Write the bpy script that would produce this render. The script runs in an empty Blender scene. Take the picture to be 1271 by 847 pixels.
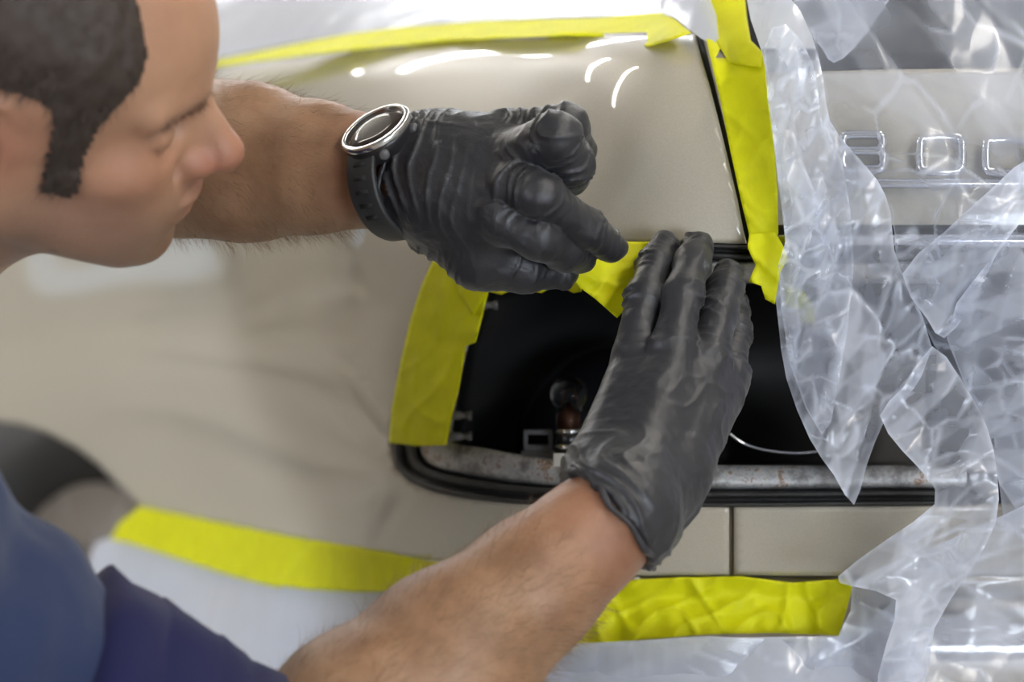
import bpy, bmesh, math, random
import numpy as np
from mathutils import Vector, Matrix
from mathutils.geometry import delaunay_2d_cdt

# ---------------------------------------------------------------- camera, world, lights
W, H = 1271.0, 847.0
LENS = 85.0
FPX = LENS / 36.0 * W
PITCH = math.radians(18)
CAMZ = 1.25
sc = bpy.context.scene
COL = sc.collection
cam_d = bpy.data.cameras.new('camera'); cam = bpy.data.objects.new('camera', cam_d); COL.objects.link(cam)
cam.location = (0, 0, CAMZ); cam.rotation_euler = (math.pi / 2 - PITCH, 0, 0)
cam_d.lens = LENS; cam_d.sensor_width = 36; cam_d.clip_start = .05
cam_d.dof.use_dof = True; cam_d.dof.focus_distance = 1.36; cam_d.dof.aperture_fstop = 5.0
sc.camera = cam
sc.view_settings.view_transform = 'Standard'; sc.view_settings.look = 'None'
sc.view_settings.gamma = 1; sc.view_settings.use_curve_mapping = False
sc.view_settings.exposure = 0.34
sc.cycles.use_denoising = True
sc.cycles.transparent_max_bounces = 24
sc.cycles.max_bounces = 7
sc.cycles.caustics_reflective = False; sc.cycles.caustics_refractive = False
w = bpy.data.worlds.new('world'); sc.world = w; w.use_nodes = True
w.node_tree.nodes['Background'].inputs[0].default_value = (.80, .86, 1.0, 1)
w.node_tree.nodes['Background'].inputs[1].default_value = .2

CAM = np.array([0, 0, CAMZ]); FWD = np.array([0, math.cos(PITCH), -math.sin(PITCH)])
RGT = np.array([1., 0, 0]); UPV = np.array([0, math.sin(PITCH), math.cos(PITCH)])


def P(px, py, d):
    """point seen at photo position px,py at distance d along the view axis"""
    px, py, d = np.broadcast_arrays(np.asarray(px, float), np.asarray(py, float), np.asarray(d, float))
    return CAM + d[..., None] * (FWD + ((px - W / 2) / FPX)[..., None] * RGT - ((py - H / 2) / FPX)[..., None] * UPV)


def V(a): return Vector((float(a[0]), float(a[1]), float(a[2])))
def unit(a): a = np.asarray(a, float); return a / np.linalg.norm(a)
def dirv(r, u, t): return unit(r * RGT + u * UPV - t * FWD)   # right, up, toward camera


# ---------------------------------------------------------------- materials
def lin(c): return tuple(((x / 255) / 12.92 if x / 255 <= .04045 else ((x / 255 + .055) / 1.055) ** 2.4) for x in c)


def mat(name, color, rough=.5, metal=0, coat=0, spec=.5, **kw):
    m = bpy.data.materials.new(name); m.use_nodes = True
    nt = m.node_tree; b = nt.nodes['Principled BSDF']
    b.inputs['Base Color'].default_value = (*color, 1); b.inputs['Roughness'].default_value = rough
    b.inputs['Metallic'].default_value = metal; b.inputs['Coat Weight'].default_value = coat
    b.inputs['Specular IOR Level'].default_value = spec
    for k, v in kw.items():
        b.inputs[k.replace('_', ' ')].default_value = v
    return m


def node(m, t, **kw):
    n = m.node_tree.nodes.new(t)
    for k, v in kw.items(): setattr(n, k, v)
    return n


def noise(m, scale, detail=4, rough=.55, coord='Object', stretch=None, distortion=0):
    tc = node(m, 'ShaderNodeTexCoord'); n = node(m, 'ShaderNodeTexNoise')
    n.inputs['Scale'].default_value = scale; n.inputs['Detail'].default_value = detail
    n.inputs['Roughness'].default_value = rough; n.inputs['Distortion'].default_value = distortion
    if stretch:
        mp = node(m, 'ShaderNodeMapping'); mp.inputs['Scale'].default_value = stretch[0]; mp.inputs['Rotation'].default_value = stretch[1]
        m.node_tree.links.new(tc.outputs[coord], mp.inputs[0]); m.node_tree.links.new(mp.outputs[0], n.inputs['Vector'])
    else:
        m.node_tree.links.new(tc.outputs[coord], n.inputs['Vector'])
    return n.outputs['Fac']


def ramp(m, fac, stops):
    r = node(m, 'ShaderNodeValToRGB'); cr = r.color_ramp
    while len(cr.elements) < len(stops): cr.elements.new(.5)
    for e, (p, c) in zip(cr.elements, stops):
        e.position = p; e.color = (*c, 1) if len(c) == 3 else c
    m.node_tree.links.new(fac, r.inputs[0]); return r.outputs[0]


def bump(m, h, strength=.3, dist=.002, bsdf=None):
    b = node(m, 'ShaderNodeBump'); b.inputs['Strength'].default_value = strength; b.inputs['Distance'].default_value = dist
    m.node_tree.links.new(h, b.inputs['Height'])
    m.node_tree.links.new(b.outputs[0], (bsdf or m.node_tree.nodes['Principled BSDF']).inputs['Normal']); return b


def setcol(m, sock): m.node_tree.links.new(sock, m.node_tree.nodes['Principled BSDF'].inputs['Base Color'])


def mixc(m, fac, a, b, blend='MIX'):
    x = node(m, 'ShaderNodeMix', data_type='RGBA', blend_type=blend)
    L = m.node_tree.links
    for s, v in ((0, fac), (6, a), (7, b)):
        if isinstance(v, bpy.types.NodeSocket): L.new(v, x.inputs[s])
        elif s == 0: x.inputs[0].default_value = v
        else: x.inputs[s].default_value = (*v, 1)
    return x.outputs[2]


M = {}
m = M['paint'] = mat('champagne_paint', (.40, .365, .30), .36, .0, 1.0, .5, Coat_Roughness=.03, Coat_IOR=1.55)
setcol(m, ramp(m, noise(m, 900, 2, .8), [(.3, (.40, .362, .285)), (.7, (.455, .414, .330))]))
M['chrome'] = mat('chrome', (.75, .76, .80), .12, 1)
M['rubber'] = mat('black_rubber', (.022, .021, .02), .45); m = M['rubber']; bump(m, noise(m, 160, 5, stretch=((1, 4, 1), (0, 0, 0))), .5, .002)
m = M['rustmetal'] = mat('worn_metal', (.3, .3, .3), .38, .45)
n1 = noise(m, 38, 7, .75)
setcol(m, ramp(m, n1, [(.30, (.10, .095, .09)), (.44, (.24, .235, .23)), (.56, (.50, .50, .50)), (.60, (.20, .10, .035)), (.64, (.62, .62, .60))])); bump(m, n1, .5, .002)
M['housing'] = mat('black_plastic', (.006, .006, .007), .45)
M['housing_gloss'] = mat('smoked_reflector', (.010, .010, .012), .22)
M['tyre'] = mat('tyre_rubber', (.026, .025, .025), .85)
M['rim'] = mat('wheel_paint', (.36, .33, .31), .35, .3)
M['gap'] = mat('dark_gap', (.01, .01, .01), .8)
M['greyplastic'] = mat('grey_plastic', (.10, .10, .105), .4)
M['glassdark'] = mat('tinted_window', (.02, .022, .026), .3, 0, 0, .25)
M['glass'] = mat('bulb_glass', (1, 1, 1), .02, Transmission_Weight=1.0, IOR=1.2)
M['copper'] = mat('bulb_stem', (.30, .10, .05), .5)

# skin: vertex colour 'tint' (r = redness, g = stubble shade, b = fill light painted into the face)
m = M['skin'] = mat('skin', (.45, .26, .18), .45, Subsurface_Weight=.12, Subsurface_Scale=.01)
b = m.node_tree.nodes['Principled BSDF']; b.inputs['Subsurface Radius'].default_value = (1, .35, .2)
at = node(m, 'ShaderNodeAttribute', attribute_name='tint'); sp = node(m, 'ShaderNodeSeparateColor'); m.node_tree.links.new(at.outputs['Color'], sp.inputs[0])
base = ramp(m, noise(m, 34, 5, .6), [(.3, (.21, .108, .056)), (.5, (.29, .160, .088)), (.72, (.36, .215, .125))])
base = mixc(m, sp.outputs[2], base, (.52, .285, .180)); c1 = mixc(m, sp.outputs[0], base, (.30, .085, .055)); c2 = mixc(m, sp.outputs[1], c1, (.12, .078, .066))
setcol(m, c2); bump(m, noise(m, 420, 4, .7), .35, .0012)
M['hair'] = mat('dark_hair', (.040, .026, .019), .6)
M['armhair'] = mat('arm_hair', (.23, .14, .07), .5)
# gloves
m = M['glove'] = mat('black_nitrile', (.017, .017, .021), .45, 0, 0, .6, Sheen_Weight=.12, Sheen_Roughness=.4)
dust = ramp(m, noise(m, 60, 6, .7), [(.60, (0, 0, 0)), (.68, (1, 1, 1))])
big = ramp(m, noise(m, 14, 2, .5), [(.54, (0, 0, 0)), (.62, (.6, .6, .6))])
setcol(m, mixc(m, mixc(m, 1.0, dust, big, 'MULTIPLY'), (.017, .017, .021), (.20, .21, .23)))
bump(m, noise(m, 120, 5, .65, distortion=1.2), .35, .0015)
# masking tape
m = M['tape'] = mat('yellow_masking_tape', (.80, .80, .012), .55, 0, 0, .3)
nt = m.node_tree; pb = nt.nodes['Principled BSDF']; out = nt.nodes['Material Output']
setcol(m, ramp(m, noise(m, 45, 5, .6), [(.3, (.80, .79, .008)), (.7, (.93, .93, .012))]))
tl = node(m, 'ShaderNodeBsdfTranslucent'); tl.inputs[0].default_value = (.9, .9, .02, 1)
tr = node(m, 'ShaderNodeBsdfTransparent'); tr.inputs[0].default_value = (1, .98, .25, 1)
x1 = node(m, 'ShaderNodeMixShader'); x1.inputs[0].default_value = .25
x2 = node(m, 'ShaderNodeMixShader'); x2.inputs[0].default_value = .10
nt.links.new(pb.outputs[0], x1.inputs[1]); nt.links.new(tl.outputs[0], x1.inputs[2])
nt.links.new(x1.outputs[0], x2.inputs[1]); nt.links.new(tr.outputs[0], x2.inputs[2]); nt.links.new(x2.outputs[0], out.inputs[0])
bump(m, noise(m, 500, 3, .6, stretch=((1, 1, .25), (0, 0, 0))), .4, .0006)


def film_mat(name, alpha_lo, alpha_hi, rot=(0, 0, 0), stretch=(1, 1, 1), color=(.74, .78, .89), sc_=38):  # blue in the default colour stands in for cool light
    m = mat(name, color, .16, 0, 0, .9)
    nt = m.node_tree; pb = nt.nodes['Principled BSDF']; out = nt.nodes['Material Output']
    tl = node(m, 'ShaderNodeBsdfTranslucent'); tl.inputs[0].default_value = (*color, 1)
    tr = node(m, 'ShaderNodeBsdfTransparent'); tr.inputs[0].default_value = (.97, .98, 1, 1)
    hs_ = []
    for q, (ss, st, rr_, wgt) in enumerate(((.20, (1.6, 1, .35), .3, 1.0), (.42, (1.2, 1, .5), -.9, .55), (.9, (1.5, 1, .4), 1.1, .25))):
        n = noise(m, sc_ * ss, 1.5, .4, stretch=((stretch[0] * st[0], 1, stretch[2] * st[2]), (rot[0], rot[1] + rr_, 0)), distortion=.25)
        rp = ramp(m, n, [(.0, (0, 0, 0)), (.42, (.15, .15, .15)), (.5, (1, 1, 1)), (.58, (.15, .15, .15)), (1, (0, 0, 0))])
        mu = node(m, 'ShaderNodeMath', operation='MULTIPLY'); mu.inputs[1].default_value = wgt; nt.links.new(rp, mu.inputs[0]); hs_.append(mu.outputs[0])
    a1 = node(m, 'ShaderNodeMath', operation='ADD'); a2 = node(m, 'ShaderNodeMath', operation='ADD')
    nt.links.new(hs_[0], a1.inputs[0]); nt.links.new(hs_[1], a1.inputs[1]); nt.links.new(a1.outputs[0], a2.inputs[0]); nt.links.new(hs_[2], a2.inputs[1])
    bp = bump(m, a2.outputs[0], .10, .004)
    nt.links.new(bp.outputs[0], tl.inputs['Normal'])
    lw = node(m, 'ShaderNodeLayerWeight'); lw.inputs[0].default_value = .80
    mr = node(m, 'ShaderNodeMapRange'); mr.inputs[3].default_value = alpha_lo; mr.inputs[4].default_value = alpha_hi
    mr.inputs[1].default_value = .0; mr.inputs[2].default_value = .8
    cl = noise(m, sc_ * .35, 3, .5, stretch=((1, 1, .5), (0, rot[1], 0)), distortion=.6)
    ma = node(m, 'ShaderNodeMath', operation='MULTIPLY_ADD'); ma.inputs[1].default_value = .7; ma.inputs[2].default_value = -.38
    nt.links.new(cl, ma.inputs[0]); mb = node(m, 'ShaderNodeMath', operation='ADD'); nt.links.new(ma.outputs[0], mb.inputs[0]); nt.links.new(lw.outputs['Facing'], mb.inputs[1])
    mc = node(m, 'ShaderNodeMath', operation='MULTIPLY_ADD'); mc.inputs[1].default_value = .10; nt.links.new(a2.outputs[0], mc.inputs[0]); nt.links.new(mb.outputs[0], mc.inputs[2])
    fa = node(m, 'ShaderNodeAttribute', attribute_name='fold'); md_ = node(m, 'ShaderNodeMath', operation='MULTIPLY_ADD'); md_.inputs[1].default_value = .40
    nt.links.new(fa.outputs['Fac'], md_.inputs[0]); nt.links.new(mc.outputs[0], md_.inputs[2])
    nt.links.new(md_.outputs[0], mr.inputs[0])
    x1 = node(m, 'ShaderNodeMixShader'); x1.inputs[0].default_value = .35
    x2 = node(m, 'ShaderNodeMixShader')
    nt.links.new(mr.outputs[0], x2.inputs[0])
    nt.links.new(pb.outputs[0], x1.inputs[1]); nt.links.new(tl.outputs[0], x1.inputs[2])
    nt.links.new(tr.outputs[0], x2.inputs[1]); nt.links.new(x1.outputs[0], x2.inputs[2]); nt.links.new(x2.outputs[0], out.inputs[0])
    return m


M['film'] = film_mat('clear_plastic_film', .26, .97, stretch=(1.6, 1, .5), rot=(0, .25, 0))
M['film_thin'] = film_mat('thin_plastic_film', .06, .75, stretch=(1, 1, .6), rot=(0, -.7, 0), sc_=26)
M['film_thick'] = film_mat('layered_plastic_film', .72, .98, stretch=(1.3, 1, .8), rot=(0, .5, 0), sc_=30)
m = M['shirt'] = mat('navy_jersey', (.024, .036, .088), .85, 0, 0, .2, Sheen_Weight=.15, Sheen_Roughness=.5)
bump(m, noise(m, 900, 2), .4, .001)
m = M['cuff'] = mat('dark_navy_cuff', (.012, .013, .060), .85, 0, 0, .2, Sheen_Weight=.1); bump(m, noise(m, 900, 2), .4, .001)
M['trouser'] = mat('dark_work_trousers', (.02, .022, .03), .85)
M['shoe'] = mat('black_work_shoe', (.02, .02, .02), .5)
M['watchcase'] = mat('watch_case_black', (.015, .015, .017), .35)
M['steel'] = mat('brushed_steel', (.62, .61, .60), .22, 1)
M['watchglass'] = mat('watch_display', (.035, .025, .022), .12)
m = M['strap'] = mat('watch_strap_rubber', (.026, .027, .028), .5)
M['wall'] = mat('painted_wall', (.36, .345, .315), .7); m = M['wall']; bump(m, noise(m, 30), .1, .004)
m = M['floor'] = mat('concrete_floor', (.3, .3, .3), .5); setcol(m, ramp(m, noise(m, 1.6, 5), [(.36, (.05, .05, .045)), (.45, (.30, .27, .22)), (.58, (.42, .39, .34)), (.66, (.12, .11, .10))]))  # strong patches added so the car side reflects a mottled floor
M['ceiling'] = mat('ceiling_white', (.30, .29, .27), .8)
M['doorgrey'] = mat('dark_door', (.09, .085, .08), .5)
M['doortan'] = mat('tan_door', (.30, .24, .17), .5)


def emis(name, col, s):
    m = bpy.data.materials.new(name); m.use_nodes = True; nt = m.node_tree
    nt.nodes.remove(nt.nodes['Principled BSDF']); e = nt.nodes.new('ShaderNodeEmission')
    e.inputs[0].default_value = (*col, 1); e.inputs[1].default_value = s
    nt.links.new(e.outputs[0], nt.nodes['Material Output'].inputs[0]); return m


M['tube'] = emis('lit_tube', (1, .94, .85), 29.0)
M['daylight'] = emis('daylight_pane', (.80, .88, 1), 19.0)  # glow of the added fill panes
M['daylight_dim'] = emis('frosted_daylight_pane', (.72, .84, 1), .6)
M['daylight_bright'] = emis('bright_daylight_pane', (.95, .97, 1), 30.0)  # glow of the added streak panes


# ---------------------------------------------------------------- object helpers
def empty(name, loc=(0, 0, 0), parent=None):
    o = bpy.data.objects.new(name, None); COL.objects.link(o); o.location = loc; o.empty_display_size = .05
    if parent: o.parent = parent
    return o


def tag(o, label=None, cat=None, group=None, kind=None):
    for k, v in (('label', label), ('category', cat), ('group', group), ('kind', kind)):
        if v: o[k] = v
    return o


def mesh_obj(name, verts, faces, material, parent=None, smooth=True, mats=None, mat_idx=None):
    me = bpy.data.meshes.new(name)
    verts = np.asarray(verts, float)
    me.from_pydata([tuple(v) for v in verts], [], [tuple(int(i) for i in f) for f in faces])
    for mm in (mats or [material]): me.materials.append(mm)
    if mat_idx is not None: me.polygons.foreach_set('material_index', np.asarray(mat_idx, np.int32))
    if smooth: me.polygons.foreach_set('use_smooth', np.ones(len(me.polygons), bool))
    me.update()
    o = bpy.data.objects.new(name, me); COL.objects.link(o)
    if parent:
        o.parent = parent
        p = parent; off = Vector((0, 0, 0))
        while p: off += p.location; p = p.parent
        me.transform(Matrix.Translation(-off))
    return o


class MB:
    def __init__(s): s.v = []; s.f = []; s.mi = []; s.n = 0
    def add(s, v, f, mi=0):
        v = np.asarray(v, float); s.v.append(v); s.f += [tuple(int(i) + s.n for i in q) for q in f]; s.mi += [mi] * len(f); s.n += len(v)
    def box(s, c, half, R=None, mi=0):
        c = np.asarray(c, float); R = np.eye(3) if R is None else np.asarray(R)
        co = np.array([[x, y, z] for x in (-1, 1) for y in (-1, 1) for z in (-1, 1)]) * np.asarray(half)
        s.add(co @ R + c, [(0, 1, 3, 2), (4, 6, 7, 5), (0, 4, 5, 1), (2, 3, 7, 6), (0, 2, 6, 4), (1, 5, 7, 3)], mi)
    def tube(s, pts, r, seg=12, mi=0, closed=False, flat=None):
        pts = np.asarray(pts, float); n = len(pts); r = np.broadcast_to(np.asarray(r, float), (n,))
        T = np.gradient(pts, axis=0) if not closed else np.roll(pts, -1, 0) - np.roll(pts, 1, 0)
        T /= np.linalg.norm(T, axis=1)[:, None]
        ref = np.array([.13, -.31, .94]); u = unit(np.cross(T[0], ref)); vs = []
        for i in range(n):
            u = u - T[i] * (u @ T[i]); u = unit(u); v = np.cross(T[i], u)
            for k in range(seg):
                a = 2 * math.pi * k / seg; vs.append(pts[i] + r[i] * (math.cos(a) * u + math.sin(a) * v))
        f = []; m_ = n if closed else n - 1
        for i in range(m_):
            j = (i + 1) % n
            for k in range(seg):
                l = (k + 1) % seg; f.append((i * seg + k, i * seg + l, j * seg + l, j * seg + k))
        if not closed:
            f.append(tuple(range(seg))[::-1]); f.append(tuple((n - 1) * seg + k for k in range(seg)))
        s.add(vs, f, mi)
    def lathe(s, c, axis, prof, seg=32, mi=0, cap=True):
        """prof: list of (r, h) along axis"""
        axis = unit(axis); u = unit(np.cross(axis, [.3, .2, .93])); v = np.cross(axis, u); vs = []
        for r, h in prof:
            for k in range(seg):
                a = 2 * math.pi * k / seg; vs.append(np.asarray(c) + axis * h + r * (math.cos(a) * u + math.sin(a) * v))
        f = []
        for i in range(len(prof) - 1):
            for k in range(seg):
                l = (k + 1) % seg; f.append((i * seg + k, i * seg + l, (i + 1) * seg + l, (i + 1) * seg + k))
        if cap: f.append(tuple(range(seg))[::-1]); f.append(tuple((len(prof) - 1) * seg + k for k in range(seg)))
        s.add(vs, f, mi)
    def build(s, name, material, parent=None, smooth=True, mats=None):
        o = mesh_obj(name, np.concatenate(s.v), s.f, material, parent, smooth, mats, s.mi)
        return o


def recalc(o):
    bm = bmesh.new(); bm.from_mesh(o.data); bmesh.ops.recalc_face_normals(bm, faces=bm.faces); bm.to_mesh(o.data); bm.free()


def bevel(o, wd, seg=2):
    md = o.modifiers.new('bevel', 'BEVEL'); md.width = wd; md.segments = seg; md.limit_method = 'ANGLE'; return o


def catmull(pts, n=8, closed=False):
    pts = np.asarray(pts, float); N = len(pts); out = []
    rng = range(N if closed else N - 1)
    for i in rng:
        if closed: p0, p1, p2, p3 = pts[i - 1], pts[i], pts[(i + 1) % N], pts[(i + 2) % N]
        else: p0, p1, p2, p3 = pts[max(i - 1, 0)], pts[i], pts[i + 1], pts[min(i + 2, N - 1)]
        for t in np.arange(n) / n:
            out.append(.5 * ((2 * p1) + (-p0 + p2) * t + (2 * p0 - 5 * p1 + 4 * p2 - p3) * t ** 2 + (-p0 + 3 * p1 - 3 * p2 + p3) * t ** 3))
    if not closed: out.append(pts[-1])
    return np.array(out)


# smooth value noise in numpy
def vnoise(p, seed=0):
    p = np.asarray(p, float); i = np.floor(p).astype(np.int64); f = p - i; f = f * f * (3 - 2 * f)
    def h(a):
        x = (a[..., 0] * 73856093) ^ (a[..., 1] * 19349663) ^ (a[..., 2] * 83492791) ^ (seed * 2654435 + 1013)
        x = (x ^ (x >> 13)) * 1274126177; x = x & 0x7fffffff; x = (x ^ (x >> 15)) * 668265263 & 0x7fffffff
        return x / 0x7fffffff * 2 - 1
    r = 0
    for dx in (0, 1):
        for dy in (0, 1):
            for dz in (0, 1):
                wt = (f[..., 0] if dx else 1 - f[..., 0]) * (f[..., 1] if dy else 1 - f[..., 1]) * (f[..., 2] if dz else 1 - f[..., 2])
                r = r + wt * h(i + np.array([dx, dy, dz]))
    return r


def fbm(p, seed=0, oct=3):
    return sum(vnoise(p * 2 ** k, seed + k) / 2 ** k for k in range(oct))


def inpoly(x, y, poly):
    x = np.asarray(x); y = np.asarray(y); ins = np.zeros(x.shape, bool); n = len(poly)
    for i in range(n):
        x0, y0 = poly[i]; x1, y1 = poly[(i + 1) % n]
        c = ((y0 > y) != (y1 > y)) & (x < (x1 - x0) * (y - y0) / (y1 - y0 + 1e-12) + x0); ins ^= c
    return ins


def polydist(x, y, poly):
    d = np.full(x.shape, 1e9)
    for i in range(len(poly)):
        a = np.array(poly[i], float); b_ = np.array(poly[(i + 1) % len(poly)], float); ab = b_ - a; L = ab @ ab + 1e-9
        t = np.clip(((x - a[0]) * ab[0] + (y - a[1]) * ab[1]) / L, 0, 1)
        d = np.minimum(d, np.hypot(x - a[0] - t * ab[0], y - a[1] - t * ab[1]))
    return d


def densify(poly, step):
    out = []
    for i in range(len(poly)):
        a = np.array(poly[i], float); b_ = np.array(poly[(i + 1) % len(poly)], float)
        n = max(1, int(round(np.linalg.norm(b_ - a) / step)))
        for k in range(n): out.append(a + (b_ - a) * k / n)
    return np.array(out)


def sheet(name, poly, depth, material, step=6, thick=0, parent=None, smooth_poly=0, jitter=.0, extra=None):
    """curved sheet whose outline is given where it stands (px,py) with depth(px,py)"""
    poly = np.asarray(poly, float)
    if smooth_poly: poly = catmull(poly, smooth_poly, True)
    bd = densify(poly, step)
    x0, y0 = bd.min(0); x1, y1 = bd.max(0)
    gx, gy = np.meshgrid(np.arange(x0, x1, step), np.arange(y0, y1, step * .87))
    gx = gx + (np.arange(gx.shape[0]) % 2)[:, None] * step * .5
    gx, gy = gx.ravel(), gy.ravel()
    if jitter:
        rg = np.random.RandomState(len(bd)); gx = gx + rg.randn(len(gx)) * jitter * step; gy = gy + rg.randn(len(gy)) * jitter * step
    k = inpoly(gx, gy, bd); gx, gy = gx[k], gy[k]
    k = polydist(gx, gy, bd) > step * .5; gx, gy = gx[k], gy[k]
    pts = np.concatenate([bd, np.stack([gx, gy], 1)])
    n = len(bd)
    r = delaunay_2d_cdt([Vector((float(a), float(b_))) for a, b_ in pts], [], [list(range(n))], 1, 1e-4)
    q = np.array([(v.x, v.y) for v in r[0]]); d = depth(q[:, 0], q[:, 1])
    co = P(q[:, 0], q[:, 1], d)
    fs = [f if False else tuple(f) for f in r[2]]
    # face towards the camera
    f0 = fs[len(fs) // 2]; nrm = np.cross(co[f0[1]] - co[f0[0]], co[f0[2]] - co[f0[0]])
    if nrm @ (CAM - co[f0[0]]) < 0: fs = [f[::-1] for f in fs]
    o = mesh_obj(name, co, fs, material, parent)
    if thick:
        md = o.modifiers.new('thickness', 'SOLIDIFY'); md.thickness = thick; md.offset = -1
    return o


# thin plate spline
class TPS:
    def __init__(s, pts, lam=3e-4):
        a = np.array(pts, float); s.c = a[:, :2] / 500; n = len(a)
        K = s.U(np.linalg.norm(s.c[:, None] - s.c[None], axis=2)) + lam * np.eye(n); Pm = np.c_[np.ones(n), s.c]
        A = np.zeros((n + 3, n + 3)); A[:n, :n] = K; A[:n, n:] = Pm; A[n:, :n] = Pm.T
        s.w = np.linalg.solve(A, np.r_[a[:, 2], 0, 0, 0])
    def U(s, r): return np.where(r > 1e-9, r * r * np.log(r + 1e-12), 0)
    def __call__(s, x, y):
        q = np.stack([np.asarray(x, float) / 500, np.asarray(y, float) / 500], -1); sh = q.shape[:-1]; q = q.reshape(-1, 2)
        r = s.U(np.linalg.norm(q[:, None] - s.c[None], axis=2)) @ s.w[:-3] + s.w[-3] + q @ s.w[-2:]
        return r.reshape(sh)


# ---------------------------------------------------------------- the room
def slab(name, lo, hi, material, kind='structure'):
    b = MB(); lo = np.array(lo, float); hi = np.array(hi, float); b.box((lo + hi) / 2, (hi - lo) / 2); o = b.build(name, material, smooth=False)
    if kind: o['kind'] = kind
    return o


slab('floor', (-4, -3.5, -.1), (4, 6.5, 0), M['floor'])
slab('wall_left', (-4.1, -3.5, 0), (-4, 6.5, 3.1), M['wall']); slab('wall_right', (4, -3.5, 0), (4.1, 6.5, 3.1), M['wall'])
slab('wall_front', (-4, -3.6, 0), (4, -3.5, 3.1), M['wall']); slab('wall_back', (-4, 6.5, 0), (4, 6.6, 3.1), M['wall'])
slab('ceiling', (-4.1, -3.6, 3.1), (4.1, 6.6, 3.2), M['ceiling'])


def window(name, lo, hi, axis, pane='daylight'):
    lo = np.array(lo, float); hi = np.array(hi, float)
    o = slab(name, lo, hi, M[pane])
    b = MB(); mid = (lo + hi) / 2; ext = (hi - lo) / 2
    t = 1 - axis
    for s in (-1, 1):
        c = mid.copy(); c[t] += s * ext[t]; h = ext.copy(); h[t] = .04; h[axis] += .02; h[2] += .04; b.box(c, h)
        c = mid.copy(); c[2] += s * ext[2]; h = ext.copy(); h[2] = .04; h[axis] += .02; b.box(c, h)
    f = b.build('window_frame', M['ceiling'], o, smooth=False)
    return o


window('window_1', (-3.99, 5.85, .05), (-3.97, 6.2, 2.0), 0, 'daylight_dim')
window('window_2', (-3.99, -1.6, 1.2), (-3.97, .4, 2.3), 0)  # unseen pane added as a key light from the left front
window('window_3', (1.2, -3.49, 1.2), (3.2, -3.47, 2.4), 1)  # unseen pane added to brighten upright faces from the front
window('window_4', (-2.7, 6.47, 2.22), (2.5, 6.49, 2.38), 1, 'daylight_bright')  # unseen bright strip, added and sized for the streak along the panel top
window('window_5', (-2.6, 6.47, 1.62), (2.5, 6.49, 1.78), 1, 'daylight_bright')  # another added strip: whitens the top film, gives a second streak
slab('door_1', (-3.99, -2.9, 0), (-3.95, -1.9, 2.05), M['doorgrey'])  # these unseen doors are added for the car paint to reflect
slab('door_2', (-2.6, -3.49, 0), (-1.5, -3.45, 2.1), M['doorgrey'])
slab('door_3', (-3.99, 2.5, 0), (-3.95, 3.4, 2.05), M['doortan'])


def ceiling_light(c, L, wd, label, along='y', z=2.95, group=None):
    t = empty('ceiling_light', (c[0], c[1], z)); tag(t, label, 'ceiling light', group)
    h = (wd / 2, L / 2, .03) if along == 'y' else (L / 2, wd / 2, .03)
    b = MB(); b.box((c[0], c[1], z + .05), h); b.box((c[0] + h[0] * .5, c[1] + h[1] * .5, z + .11), (.008, .008, .06)); b.box((c[0] - h[0] * .5, c[1] - h[1] * .5, z + .11), (.008, .008, .06))
    b.build('fixture_body', M['ceiling'], t, smooth=False)
    b = MB(); b.box((c[0], c[1], z + .005), (h[0] * .8, h[1] * .96, .012)); b.build('tube', M['tube'], t, smooth=False)
    return t


ceiling_light((-2.45, 3.3), 2.9, .12, 'fluorescent light running across the room above the car side', 'x')
ceiling_light((-2.55, 5.4), 2.7, .26, 'wide fluorescent light nearest the back wall', 'x')
ceiling_light((1.3, 3.0), 2.6, .18, 'fluorescent light over the boot lid, behind the camera side light')
ceiling_light((1.5, -.1), 2.6, .20, 'fluorescent light above and right of the boot lid')
ceiling_light((-3.3, -2.2), 2.2, .20, 'fluorescent light nearest the left front corner')

# ---------------------------------------------------------------- the car
CAR0 = TPS([
    (905, 300, 1.400), (905, 180, 1.405), (885, 90, 1.425), (862, 42, 1.455), (905, 480, 1.425), (905, 630, 1.445), (905, 710, 1.462), (905, 847, 1.50),
    (1160, 630, 1.440), (1160, 300, 1.395), (1160, 180, 1.40), (1160, 90, 1.43), (1290, 300, 1.395), (1290, 630, 1.44), (1290, 180, 1.40), (1290, 850, 1.50), (1290, 90, 1.43),
    (830, 300, 1.402), (830, 180, 1.409), (830, 90, 1.432), (790, 180, 1.418), (780, 300, 1.408), (800, 44, 1.468), (730, 180, 1.450), (720, 300, 1.425), (730, 100, 1.475), (730, 48, 1.51),
    (640, 300, 1.465), (640, 180, 1.51), (640, 110, 1.55), (640, 48, 1.60),
    (560, 300, 1.525), (500, 450, 1.575), (492, 590, 1.580), (560, 615, 1.530), (650, 628, 1.490), (780, 630, 1.455), (780, 710, 1.475), (560, 700, 1.56),
    (450, 180, 1.70), (450, 300, 1.65), (420, 450, 1.68), (400, 600, 1.73), (400, 672, 1.76), (450, 62, 1.79), (420, 850, 1.80),
    (300, 180, 1.98), (300, 320, 1.93), (270, 470, 1.96), (280, 650, 2.02), (300, 80, 2.06),
    (170, 300, 2.20), (170, 470, 2.16), (170, 625, 2.26), (160, 200, 2.27), (150, 110, 2.36),
    (60, 300, 2.45), (60, 440, 2.36), (60, 530, 2.40), (-60, 300, 2.70), (-60, 450, 2.62), (-60, 525, 2.62), (-60, 120, 2.85), (100, 850, 2.3)])
TOPX = [-60, 100, 270, 420, 560, 700, 862, 1300]; TOPY = [140, 110, 80, 62, 50, 43, 41, 41]


def CAR(x, y):
    x = np.asarray(x, float); y = np.asarray(y, float); d = CAR0(x, y)
    q = np.clip((np.interp(x, TOPX, TOPY) + 46 - y) / 46, 0, 1.3)       # the shoulder rolls over at the top edge
    return d + .020 * d * q ** 2.3 * np.clip((900 - x) / 40, 0, 1)


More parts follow.
